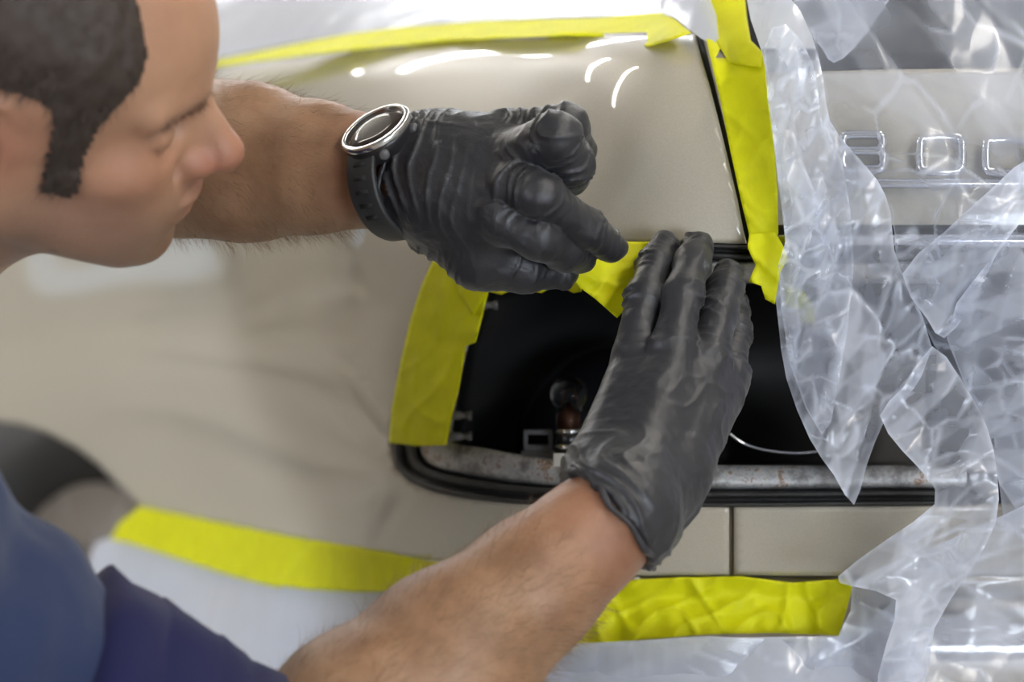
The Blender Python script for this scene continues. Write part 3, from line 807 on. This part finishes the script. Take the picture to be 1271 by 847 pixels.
# ------- strands
def strands(name, roots, dirs, normals, L, wd, material, curl=.3, seed=1, nseg=3, parent=None):
    rg = np.random.RandomState(seed); n = len(roots); dirs = dirs / np.linalg.norm(dirs, axis=1)[:, None]
    side = np.cross(dirs, normals + .3 * rg.randn(n, 3)); side /= np.linalg.norm(side, axis=1)[:, None] + 1e-9
    L = L * (.6 + .8 * rg.rand(n)); bend = rg.randn(n, 3) * curl
    p = roots.copy(); d = dirs.copy(); V_ = []
    for k in range(nseg + 1):
        wk = wd * (1 - k / (nseg + .15)) * .5; V_.append(p - side * wk); V_.append(p + side * wk)
        d = d + bend / nseg * .8; d /= np.linalg.norm(d, axis=1)[:, None]; p = p + d * (L / nseg)[:, None]
    Vt = np.stack(V_, 1).reshape(-1, 3); m_ = 2 * (nseg + 1); base = np.arange(n) * m_
    F = np.concatenate([np.stack([base + 2 * k, base + 2 * k + 1, base + 2 * k + 3, base + 2 * k + 2], 1) for k in range(nseg)])
    o = mesh_obj(name, Vt, F, material, parent); return o


rg = np.random.RandomState(3)
def arm_hair(arm, el, wr, n, tmax, seed):
    v, f, nn = arm; axd = unit(wr - el); s_ = (v - el) @ axd / np.linalg.norm(wr - el)
    k = np.where((s_ > .03) & (s_ < tmax))[0]; k = rg.choice(k, n)
    root = v[k] + rg.randn(n, 3) * .0008; d = nn[k] * .45 + axd * .9 + np.array([0, 0, -.35]) + rg.randn(n, 3) * .22
    return strands('arm_hair', root, d, nn[k], .0105, .00026, M['armhair'], .5, seed, 3, person)
for o in (arm_hair(armR, elR, wrR, 5200, .84, 1), arm_hair(armL, elL, wrL, 5200, .84, 2)): o['kind'] = 'stuff'
# scalp hair
hn = vnormals(hv, hf)
aL = np.abs(hl[:, 2])
hairpoly = [(1.6, 14), (3.4, 11.2), (5.5, 8.8), (6.3, 7.0), (6.3, 5.6), (5.6, 4.4), (4.9, 2.9), (4.6, .8), (4.7, -1.6), (4.1, -2.2), (2.6, -2.1), (2.6, .5), (2.6, 2.8), (1.8, 4.0), (-.2, 4.2), (-1.6, 3.0), (-1.8, .5), (-3.6, -3.0), (-5, -5), (-14, -6), (-14, 14)]
hm = inpoly(hl[:, 0], hl[:, 1], hairpoly) & ~((aL > 6.9) & (hl[:, 0] < 2.4) & (hl[:, 0] > -1.8) & (hl[:, 1] < 3.6))
hd = polydist(hl[:, 0], hl[:, 1], hairpoly)
# cap shell
keep = hm[hf].all(1); ff = hf[keep]; used = np.unique(ff); rm = -np.ones(len(hv), int); rm[used] = np.arange(len(used))
th = .0012 + .0060 * np.clip(hd[used] / 2.5, 0, 1) + .0010 * fbm(hv[used] * 160, 4)
capv = hv[used] + hn[used] * th[:, None]
cap = mesh_obj('hair', capv, rm[ff], M['hair'], person)
cap['label'] = 'short dark brown hair and sideburns'
k = rg.choice(np.where(hm)[0], 15000); root = hv[k] + hn[k] * (.0006 + .0055 * np.clip(hd[k] / 2.5, 0, 1))[:, None]
d = hn[k] * .5 - HF * .25 - HU * .55 + rg.randn(len(k), 3) * .25
strands('hair_strands', root, d, hn[k], .0075, .00045, M['hair'], .5, 7, 2, cap)
# brow strands
kb = rg.choice(np.where(brow > .45)[0], 260); d = hn[kb] * .35 + HL * np.sign(hl[kb, 2])[:, None] * .7 + HU * .3 + rg.randn(260, 3) * .15
for s_ in (-1, 1):
    q = hl[kb, 2] * s_ > 0; strands('eyebrow', hv[kb][q], d[q], hn[kb][q], .006, .0003, M['hair'], .3, 9, 2, person)

# ---------------------------------------------------------------- gloved hands
def wrinkle(v, nn, chains, seed):
    """cross folds around the joints of every finger and fine stretch folds on the back"""
    disp = np.zeros(len(v)); best = np.full(len(v), 1e9)
    for ch in chains:
        s0 = 0
        for i, (a, b_) in enumerate(zip(ch[:-1], ch[1:])):
            pa, pb = a[0], b_[0]; ab = pb - pa; L = np.linalg.norm(ab); t = ((v - pa) @ ab) / L ** 2; tc = np.clip(t, 0, 1)
            dist = np.linalg.norm(v - pa - tc[:, None] * ab, axis=1) - (a[1] + (b_[1] - a[1]) * tc)
            m_ = (dist < best) ; best = np.where(m_, dist, best)
            s_ = tc * L
            ph = (s_ + s0) * 860 + 4.2 * vnoise(v * 75, seed + 5)
            rd = 1 - np.abs(np.sin(ph * .5)); rd = rd ** 2
            jw = np.exp(-(np.minimum(s_, L - s_) / .010) ** 2) * .8 + .35
            amp = .0016 * jw * np.clip(.55 + 1.3 * vnoise(v * 55, seed + 11), 0, 1.2)
            disp = np.where(m_, rd * amp * np.clip(1 - (dist - .001) / .005, 0, 1), disp); s0 += L
    return disp


def hand(palm, fingers, cuff, lo, hi, seed, name, kpalm=.010, h=.0012, extra=None):
    """cuff = (point, axis pointing to the elbow, list of cones)"""
    S = SDF(lo, hi, h)
    for a, b_ in palm: S.cone(a[0], b_[0], a[1], b_[1], kpalm)
    if extra: extra(S)
    Fg = S.blank()
    for ch in fingers:
        T = S.blank(); T.chain(ch, .006); Fg.merge(T, .0008)
    S.merge(Fg, .0055)
    p, axc = cuff
    S.cut(p, axc)
    v, f = S.mesh(); nn = vnormals(v, f)
    disp = wrinkle(v, nn, fingers, seed)
    # palm: long shallow stretch folds running with the arm, gathered cross folds at the wrist
    s_ = (p - v) @ axc
    far = np.clip(disp * 4000, 0, 1)
    g1 = (1 - np.abs(np.sin(s_ * 400 + 6.5 * vnoise(v * 30, seed + 1)))) ** 2 * np.exp(-(s_ / .032) ** 2) * .0030 * np.clip(.45 + 1.0 * vnoise(v * 36, seed + 21), 0, 1)
    q = v @ np.stack([unit(np.cross(axc, [.2, .3, .9])), np.cross(axc, unit(np.cross(axc, [.2, .3, .9]))), axc], 1)
    g2 = (1 - np.abs(vnoise(q * np.array([95, 95, 26]), seed + 2))) ** 5 * .0012 * np.clip(.3 + vnoise(v * 20, seed + 4), 0, 1)
    disp = disp + (1 - far) * (g1 + g2) + .00035 * fbm(v * 170, seed + 7, 2)
    v = v + nn * disp[:, None]
    return mesh_obj(name, v, f, M['glove'], person)


# right hand (lower), back of the hand to the camera, fingers up
iM, mM, rM, pM = J(786, 438, 1.336, .0112), J(835, 432, 1.325, .0116), J(880, 442, 1.332, .0112), J(903, 462, 1.350, .0108)
fi = [iM, J(801, 368, 1.350, .0098), J(814, 328, 1.368, .0092), J(825, 304, 1.380, .0082)]
fm = [mM, J(848, 364, 1.343, .0102), J(860, 326, 1.362, .0095), J(867, 305, 1.377, .0084)]
fr_ = [rM, J(893, 386, 1.350, .0096), J(901, 358, 1.362, .0090), J(904, 339, 1.375, .0080)]
fp = [pM, J(911, 412, 1.372, .0092), J(910, 386, 1.386, .0085), J(906, 366, 1.396, .0078)]
th = [J(748, 560, 1.318, .0150), J(772, 505, 1.365, .0130), J(786, 455, 1.398, .0110), J(796, 415, 1.412, .0095)]
w1, w2, w3, w4 = J(748, 588, 1.285, .0200), J(785, 600, 1.278, .0230), J(815, 612, 1.288, .0200), J(842, 585, 1.298, .0165)
cuffp = P(757, 647, 1.262); cax = unit(elR - wrR)
ends = [lerp(wrR, elR, .20)]
palmR = [(w1, J(790, 446, 1.337, .0125)), (w2, J(836, 440, 1.328, .0128)), (w3, J(878, 450, 1.335, .0125)), (w4, J(903, 475, 1.346, .0122)),
         (w2, (lerp(wrR, elR, -.02), .0315)), ((lerp(wrR, elR, -.02), .0312), (lerp(wrR, elR, .12), .0335)), (w4, w3), (w1, w3)]
allp = np.array([j[0] for ch in (fi, fm, fr_, fp, th, [w1, w2, w3, w4]) for j in ch] + [cuffp])
def exR(S): A_ = unit(P(850, 430, 1.33) - P(790, 600, 1.28)); B_ = unit(np.cross(A_, FWD)); S.ell(P(820, 512, 1.318), np.array([A_, B_, np.cross(A_, B_)]), (.034, .028, .016), .010)
hand(palmR, [fi, fm, fr_, fp, th], (cuffp, cax), allp.min(0) - .045, allp.max(0) + .045, 11, 'glove', extra=exR)
# left hand (upper)
iM, mM, rM, pM = J(628, 272, 1.322, .0145), J(640, 230, 1.318, .0140), J(642, 192, 1.325, .0140), J(636, 166, 1.348, .0128)
fi = [iM, J(668, 295, 1.318, .0118), J(700, 312, 1.338, .0104), J(721, 321, 1.352, .0088)]
fm = [mM, J(668, 241, 1.306, .0118), J(725, 282, 1.332, .0104), J(758, 307, 1.352, .0088)]
fr_ = [rM, J(690, 170, 1.308, .0128), J(707, 203, 1.325, .0120), J(711, 220, 1.345, .0100)]
fp = [pM, J(703, 157, 1.338, .0118), J(715, 186, 1.352, .0100), J(712, 214, 1.366, .0088)]
th = [J(545, 282, 1.362, .0170), J(598, 322, 1.352, .0165), J(648, 332, 1.352, .0125), J(698, 338, 1.360, .0095)]
wA = (lerp(wrL, elL, .02), .0322)
palmL = [(wA, J(565, 235, 1.352, .0330)), (J(560, 240, 1.352, .033), J(612, 262, 1.338, .0230)), (J(555, 215, 1.352, .030), J(636, 228, 1.325, .0180)),
         (J(545, 200, 1.355, .026), J(638, 192, 1.334, .0160)), (J(545, 200, 1.358, .024), J(630, 170, 1.350, .0145)), (J(560, 240, 1.36, .030), J(600, 305, 1.352, .0190)),
         (wA, (lerp(wrL, elL, -.06), .031)), (J(600, 312, 1.352, .019), J(650, 335, 1.354, .012))]
allp = np.array([j[0] for ch in (fi, fm, fr_, fp, th) for j in ch] + [wrL])
cuffL = P(516, 219, 1.364); caxL = unit(elL - wrL)
hand(palmL, [fi, fm, fr_, fp, th], (cuffL, caxL), allp.min(0) - .045, allp.max(0) + .045, 23, 'glove')
# rolled rims of the gloves
def rim_ring(c, axc, r, name, seed, e=1.0):
    u = unit(np.cross(axc, [.1, .2, .95])); v2 = np.cross(axc, u); a = np.linspace(0, 2 * math.pi, 72, endpoint=False)
    rr_ = r + .0012 * np.sin(a * 4 + seed) + .0008 * np.sin(a * 11 + seed)
    pts = c + rr_[:, None] * (np.cos(a)[:, None] * u + np.sin(a)[:, None] * v2) + axc * (.0035 * np.sin(2 * a + seed) + .001 * np.sin(7 * a))[:, None]
    b = MB(); b.tube(pts, .0016 + .0004 * np.sin(a * 5), 8, closed=True); return b.build(name, M['glove'], person)
rim_ring(cuffp + 0 * cax, cax, .0330, 'glove_rim', 1)
rim_ring(cuffL, caxL, .0320, 'glove_rim', 2); rim_ring(cuffL - caxL * .007, caxL, .0326, 'glove_rim', 4)

# ---------------------------------------------------------------- wristwatch
wt = P(466, 160, 1.343)
wn = dirv(-.508 * .87, .861 * .87, .50)
watch = tag(empty('wristwatch', tuple(wt)), 'black sports watch with steel bezel on the left wrist', 'watch')
b = MB(); b.lathe(wt, wn, [(.0185, -.0125), (.0205, -.0115), (.0212, -.004), (.0212, -.001)], 48); b.build('case', M['watchcase'], watch)
b = MB(); b.lathe(wt, wn, [(.0212, -.0015), (.0214, .0008), (.0204, .0018), (.0184, .0018), (.0181, .0006)], 64, cap=False); b.build('bezel', M['steel'], watch)
b = MB(); b.lathe(wt, wn, [(.0183, -.0005), (.0183, .0011), (.010, .0014), (.0005, .0014)], 48); b.build('display', M['watchglass'], watch)
maj = dirv(.861, .508, 0); mnr = np.cross(wn, maj)
for p_ in ((508, 157), (478, 189)):
    tgt = P(p_[0], p_[1], 1.335) - wt; tgt = tgt - wn * (tgt @ wn); dr = unit(tgt)
    b = MB(); b.lathe(wt - wn * .006 + dr * .019, dr, [(.0030, 0), (.0030, .0045), (.0024, .0052), (.0004, .0054)], 18); b.build('button', M['greyplastic'], watch)
# strap: closed band round the wrist
cN = dirv(.79, .08, .58)
cc = wt - wn * .0350 - RGT * .003
ux = unit(np.cross(cN, FWD)); uy = np.cross(cN, ux)
if ux @ UPV < 0: ux = -ux
pts = []; NS = 72
b = MB(); vs = []
for k in range(NS):
    a = 2 * math.pi * k / NS; c_ = cc + ux * .0318 * math.cos(a) + uy * .0318 * math.sin(a); nr = unit(c_ - cc)
    hw = .0095
    for (s_, rr_) in ((-1, 0), (-1, .0026), (-.85, .0032), (.85, .0032), (1, .0026), (1, 0)): vs.append(c_ + cN * hw * s_ + nr * rr_)
f = [(k * 6 + i, k * 6 + (i + 1) % 6, ((k + 1) % NS) * 6 + (i + 1) % 6, ((k + 1) % NS) * 6 + i) for k in range(NS) for i in range(6)]
b.add(vs, f)
toC = np.sign(uy @ -FWD)
for a in np.linspace(1.35, 2.25, 5):
    a = a * toC
    c_ = cc + ux * .0318 * math.cos(a) + uy * .0318 * math.sin(a); nr = unit(c_ - cc); tg = np.cross(cN, nr)
    b.box(c_ + nr * .0031, (.0042, .0013, .0006), np.array([cN, tg, nr]), 1)
st_ = b.build('strap', None, watch, mats=[M['strap'], M['gap']]); recalc(st_)

# ---------------------------------------------------------------- masking tape
def rid(x, y, ang, per, seed, warp=.8):
    a = math.radians(ang); s_ = (x * math.cos(a) + y * math.sin(a)) / per
    p3 = np.stack([x / 60, y / 60, 0 * x + seed], -1)
    return (1 - np.abs(np.sin(math.pi * (s_ + warp * vnoise(p3, seed))))) ** 3

def tape(poly, off, label, step=4, amp=.0012, seed=0, group=None, depth=None, name='masking_tape', tilt=0):
    base_ = depth or CAR
    def dp(x, y):
        return base_(x, y) - off - amp * (rid(x, y, 20 + seed * 37, 46, seed) * .8 + rid(x, y, 80 + seed * 23, 71, seed + 3)) - amp * .6 * vnoise(np.stack([x / 17, y / 17, 0 * x], -1), seed)
    o = sheet(name, poly, dp, M['tape'], step, .0003); tag(o, label, 'masking tape', group); return o

vert_d = TPS([(900, 0, 1.50), (870, 0, 1.505), (905, 60, 1.435), (880, 60, 1.43), (935, 70, 1.425), (955, 70, 1.42), (930, 200, 1.395), (965, 220, 1.392), (900, 150, 1.405), (945, 300, 1.390), (975, 320, 1.385), (950, 360, 1.385), (985, 370, 1.388)])
tape([(873, -8), (924, -8), (927, 20), (932, 50), (948, 66), (944, 84), (905, 78), (890, 52), (880, 30)], .002, 'yellow masking tape strip at the very top, overlapping the long upright strip', depth=vert_d, seed=1)
tape([(888, 72), (925, 72), (950, 68), (954, 110), (960, 170), (965, 235), (966, 290), (960, 300), (930, 292), (920, 250), (907, 190), (893, 120), (876, 46), (900, 50)], .0, 'long upright yellow masking tape strip on the boot lid edge', depth=vert_d, seed=2)
tape([(930, 290), (962, 288), (972, 305), (977, 322), (968, 340), (962, 378), (950, 372), (945, 355), (929, 350), (938, 330), (928, 308)], .003, 'crumpled lower end of the upright yellow tape beside the glove', depth=vert_d, seed=3, amp=.003)
tape([(976, 352), (998, 362), (1012, 385), (1010, 402), (992, 398), (974, 378)], -.012, 'small yellow tape scrap seen through the hanging plastic', depth=vert_d, seed=4)
tape([(538, 322), (562, 334), (585, 350), (607, 358), (598, 395), (590, 425), (578, 430), (570, 480), (560, 520), (554, 553), (518, 554), (483, 550), (486, 510), (497, 450), (510, 395), (524, 352)], .004, 'yellow masking tape down the left edge of the lamp opening', seed=5, amp=.0022)
tape([(560, 326), (600, 334), (660, 338), (724, 335), (722, 362), (712, 364), (690, 353), (672, 364), (640, 358), (622, 366), (606, 362), (586, 392), (572, 368), (563, 345)], .007, 'torn yellow masking tape along the top edge of the opening', seed=6, amp=.002)
hold = TPS([(720, 330, 1.372), (775, 300, 1.385), (812, 300, 1.388), (765, 395, 1.378), (712, 347, 1.372), (790, 345, 1.382), (850, 320, 1.39)])
tape([(752, 303), (775, 300), (812, 300), (850, 303), (838, 330), (800, 372), (774, 386), (766, 395), (740, 372), (720, 357), (711, 346), (724, 318)], .0, 'free piece of yellow masking tape pinched between both gloves', depth=hold, seed=7, amp=.0022)
lowd = lambda x, y: CAR(x, y) + .004 - .00062 * np.maximum(y - (628 + np.clip(x - 172, 0, 600) * .19), 0) * np.where(x < 640, 1, .75)
tape([(176, 627), (240, 640), (310, 655), (387, 670), (385, 700), (345, 730), (290, 716), (220, 694), (160, 674), (137, 670), (148, 650)], .0, 'left strip of yellow masking tape under the car side, near the wheel', depth=lowd, seed=8, amp=.003)
tape([(385, 670), (470, 684), (562, 702), (575, 718), (520, 735), (440, 735), (380, 732), (338, 726), (360, 705)], .003, 'yellow masking tape under the car side, end beside the forearm', depth=lowd, seed=9, amp=.003)
tape([(790, 720), (850, 717), (920, 716), (985, 724), (1052, 718), (1058, 730), (1050, 760), (1041, 789), (960, 786), (880, 788), (800, 794), (700, 806), (640, 800), (650, 740), (720, 722)], .004, 'wide yellow masking tape strip under the rear bumper', depth=lowd, seed=10, amp=.0035)
topd = TPS([(250, 90, 2.07), (420, 62, 1.82), (420, 45, 1.88), (560, 50, 1.69), (560, 30, 1.76), (700, 43, 1.54), (700, 20, 1.64), (830, 40, 1.46), (830, 15, 1.53), (858, 42, 1.445), (805, 56, 1.47), (250, 70, 2.12), (100, 120, 2.4)])
tape([(220, 98), (270, 82), (420, 64), (560, 50), (700, 44), (775, 45), (804, 58), (830, 50), (858, 41), (838, 24), (820, 15), (740, 22), (600, 26), (500, 33), (430, 42), (340, 60), (270, 75)], .001, 'long yellow masking tape strip along the top edge of the car', depth=topd, seed=11, amp=.002)

# ---------------------------------------------------------------- plastic film
def crumple(x, y, ang, per, seed, stretch=2.0):
    """irregular flat facets with sharp creases: height and distance (px) to the nearest crease"""
    a = math.radians(ang); u = (x * math.cos(a) + y * math.sin(a)) / per; v = (-x * math.sin(a) + y * math.cos(a)) / per / stretch
    w3 = np.stack([x / per / 2.5, y / per / 2.5, 0 * x + seed], -1); u = u + .35 * vnoise(w3, seed); v = v + .25 * vnoise(w3, seed + 50)
    rg_ = np.random.RandomState(seed * 7 + 3)
    gu, gv = np.meshgrid(np.arange(math.floor(u.min()) - 1, u.max() + 2), np.arange(math.floor(v.min()) - 1, v.max() + 2)); gu, gv = gu.ravel(), gv.ravel()
    n = len(gu); pu = gu + rg_.uniform(-.45, .45, n); pv = gv + rg_.uniform(-.45, .45, n); th_ = rg_.uniform(0, math.pi, n); bias = rg_.uniform(0, .25, n); sg = rg_.uniform(.7, 1.2, n)
    F1 = np.full(x.shape, 9.); F2 = np.full(x.shape, 9.)
    for k in range(n):
        du = u - pu[k]; dv = v - pv[k]; d = 0
        for q in range(3):
            t = th_[k] + q * math.pi / 3 + (.25 if q == 1 else 0); d = np.maximum(d, np.abs(du * math.cos(t) + dv * math.sin(t)))
        d = d * sg[k] + bias[k]; F2 = np.minimum(F2, np.maximum(F1, d)); F1 = np.minimum(F1, d)
    return F1, (F2 - F1) * per * .5


def film(poly, depth, label, material='film', step=4, amp=.006, ang=75, per=55, seed=0, smooth=0, name='plastic_sheet'):
    """film crumples into flat facets with sharp creases"""
    big = per * 2.0; spec = [(ang, big, seed, 1.0, 2.2), (ang + 25, big * .48, seed + 30, .34, 1.7), (ang - 60, big * 1.5, seed + 60, .9, 1.2)]
    def dp(x, y):
        z = 0
        for a, L, k, wgt, st in spec: z = z + wgt * crumple(x, y, a, L, k, st)[0]
        return depth(x, y) + amp * (z - .8) - .002 * vnoise(np.stack([x / 60, y / 60, 0 * x], -1), seed + 3)
    o = sheet(name, poly, dp, M[material], step, 0, smooth_poly=2)
    # creases and hem turn milky; the opacity paints in their bright highlight lines
    me = o.data; co = np.empty(len(me.vertices) * 3); me.vertices.foreach_get('co', co); co = co.reshape(-1, 3) - CAM
    dz = co @ FWD; x = co @ RGT / dz * FPX + W / 2; y = -(co @ UPV) / dz * FPX + H / 2
    fold = 0 * x
    for a, L, k, wgt, st in spec:
        e = crumple(x, y, a, L, k, st)[1]
        gate = np.clip(.25 + 1.6 * vnoise(np.stack([x / 55, y / 55, 0 * x + k], -1), seed + 9 + k), 0, 1)
        fold = np.maximum(fold, np.exp(-(e / 1.7) ** 2) * gate)
    bd = np.array(catmull(np.array(poly, float), 2, True)); fold = np.maximum(fold, .6 * np.exp(-(polydist(x, y, bd) / 3.0) ** 2))
    at_ = me.attributes.new('fold', 'FLOAT', 'POINT'); at_.data.foreach_set('value', fold.astype(np.float32))
    tag(o, label, 'plastic sheet'); return o

film([(925, -10), (975, -10), (1008, 45), (1022, 100), (1030, 150), (1060, 190), (1090, 225), (1105, 262), (1110, 310), (1126, 355), (1157, 432), (1122, 500), (1098, 522), (1075, 580), (1060, 627), (1035, 590), (1005, 545), (976, 470), (966, 400), (962, 345), (975, 305), (966, 230), (955, 120), (946, 66)],
     lambda x, y: 1.378 + 0 * x + np.maximum(60 - y, 0) * .0008, 'hanging clear plastic beside the upright tape, ending in a point over the opening', 'film', 3, .013, 8, 34, 1)
film([(948, 60), (975, 30), (1010, 80), (1020, 150), (1045, 200), (1060, 330), (1040, 480), (1020, 540), (980, 450), (966, 330), (975, 300), (962, 190)],
     lambda x, y: 1.366 + 0 * x, 'loose inner fold of the plastic hanging beside the upright tape', 'film_thin', 3, .008, 12, 28, 21)
film([(1157, 430), (1192, 470), (1225, 530), (1238, 590), (1236, 650), (1202, 712), (1160, 780), (1142, 870), (1088, 870), (1100, 800), (1112, 745), (1058, 728), (1040, 716), (1098, 672), (1160, 626), (1150, 592), (1120, 560), (1092, 516), (1122, 480)],
     lambda x, y: 1.372 + 0 * x + np.maximum(y - 650, 0) * .00015, 'twisted plastic strip hanging down over the rear bumper', 'film', 3, .013, 50, 36, 2)
film([(960, -20), (1310, -20), (1310, 640), (1245, 640), (1232, 530), (1160, 430), (1112, 320), (1105, 260), (1030, 150), (1008, 40)],
     lambda x, y: CAR(x, np.maximum(y, 90)) - .012 + np.maximum(90 - y, 0) * .0001, 'broad plastic sheet over the boot lid letters', 'film_thin', 3.5, .009, -40, 70, 3)
film([(1280, 195), (1230, 235), (1170, 290), (1120, 340), (1150, 395), (1172, 420), (1205, 380), (1240, 310), (1280, 255)],
     lambda x, y: CAR(x, y) - .030, 'diagonal fold of plastic at the right edge below the letters', 'film', 3, .008, 45, 34, 4)
film([(1175, 420), (1215, 340), (1290, 290), (1290, 630), (1240, 600), (1225, 530)],
     lambda x, y: CAR(x, y) - .028, 'crinkled plastic bundle at the right edge of the opening', 'film_thin', 3, .014, 70, 40, 5)
film([(985, 0), (1100, -15), (1090, 20), (1060, 60), (1035, 78), (1020, 60)], lambda x, y: 1.42 + (60 - y) * .0003, 'dark shiny gathered plastic above the boot lid', 'film_thin', 3.5, .012, 40, 34, 6)
film([(690, 810), (800, 796), (880, 790), (1040, 791), (1058, 722), (1110, 700), (1180, 670), (1245, 640), (1310, 640), (1310, 890), (670, 890)],
     lambda x, y: CAR(x, y) - .030 - .00035 * np.maximum(y - 715, 0), 'plastic sheet draped over the lower bumper at bottom right', 'film', 4, .011, 75, 50, 7)
film([(690, 800), (1040, 790), (1110, 745), (1120, 890), (670, 890)], lambda x, y: CAR(x, y) - .016 - .00045 * np.maximum(y - 715, 0), 'second plastic layer below the wide bumper tape', 'film_thick', 7, .006, 60, 50, 17)
film([(135, 668), (220, 694), (345, 728), (520, 735), (600, 730), (690, 800), (690, 890), (60, 890), (100, 740), (112, 690)],
     lambda x, y: lowd(x, y) + .012, 'plastic sheet hanging under the car side behind the forearm', 'film', 5, .026, 30, 60, 8)
film([(100, 112), (270, 72), (430, 42), (600, 25), (740, 20), (838, 20), (872, 36), (872, -10), (860, -70), (100, -70)],
     TPS([(100, 125, 2.45), (270, 76, 2.13), (430, 44, 1.90), (600, 28, 1.77), (740, 20, 1.66), (850, 20, 1.54), (880, 50, 1.46), (870, -60, 1.75), (600, -60, 2.1), (350, -60, 2.5), (100, -60, 3.0), (300, 0, 2.4)]),
     'bright blurred plastic sheet over the top of the car', 'film_thick', 9, .010, 60, 90, 9)
film([(826, -10), (878, -10), (892, 48), (878, 52), (860, 40), (838, 22), (820, 14)], TPS([(826, -10, 1.54), (878, -10, 1.50), (892, 48, 1.44), (860, 40, 1.45), (820, 14, 1.53)]), 'crumpled plastic tuft left of the upright tape top', 'film', 4, .006, 20, 24, 10)
# white body deck under the top film
sheet('rear_deck', [(100, 112), (200, 93), (270, 81), (420, 62), (560, 50), (700, 43), (864, 42), (886, 40), (890, -60), (100, -60)],
      lambda x, y: TPS([(100, 125, 2.47), (270, 76, 2.15), (430, 44, 1.92), (600, 28, 1.79), (740, 20, 1.68), (850, 20, 1.56), (862, 42, 1.48), (870, -60, 1.80), (600, -60, 2.15), (350, -60, 2.55), (100, -60, 3.05), (300, 0, 2.45)])(x, y) + .022, M['paint'], 16, .004, car)
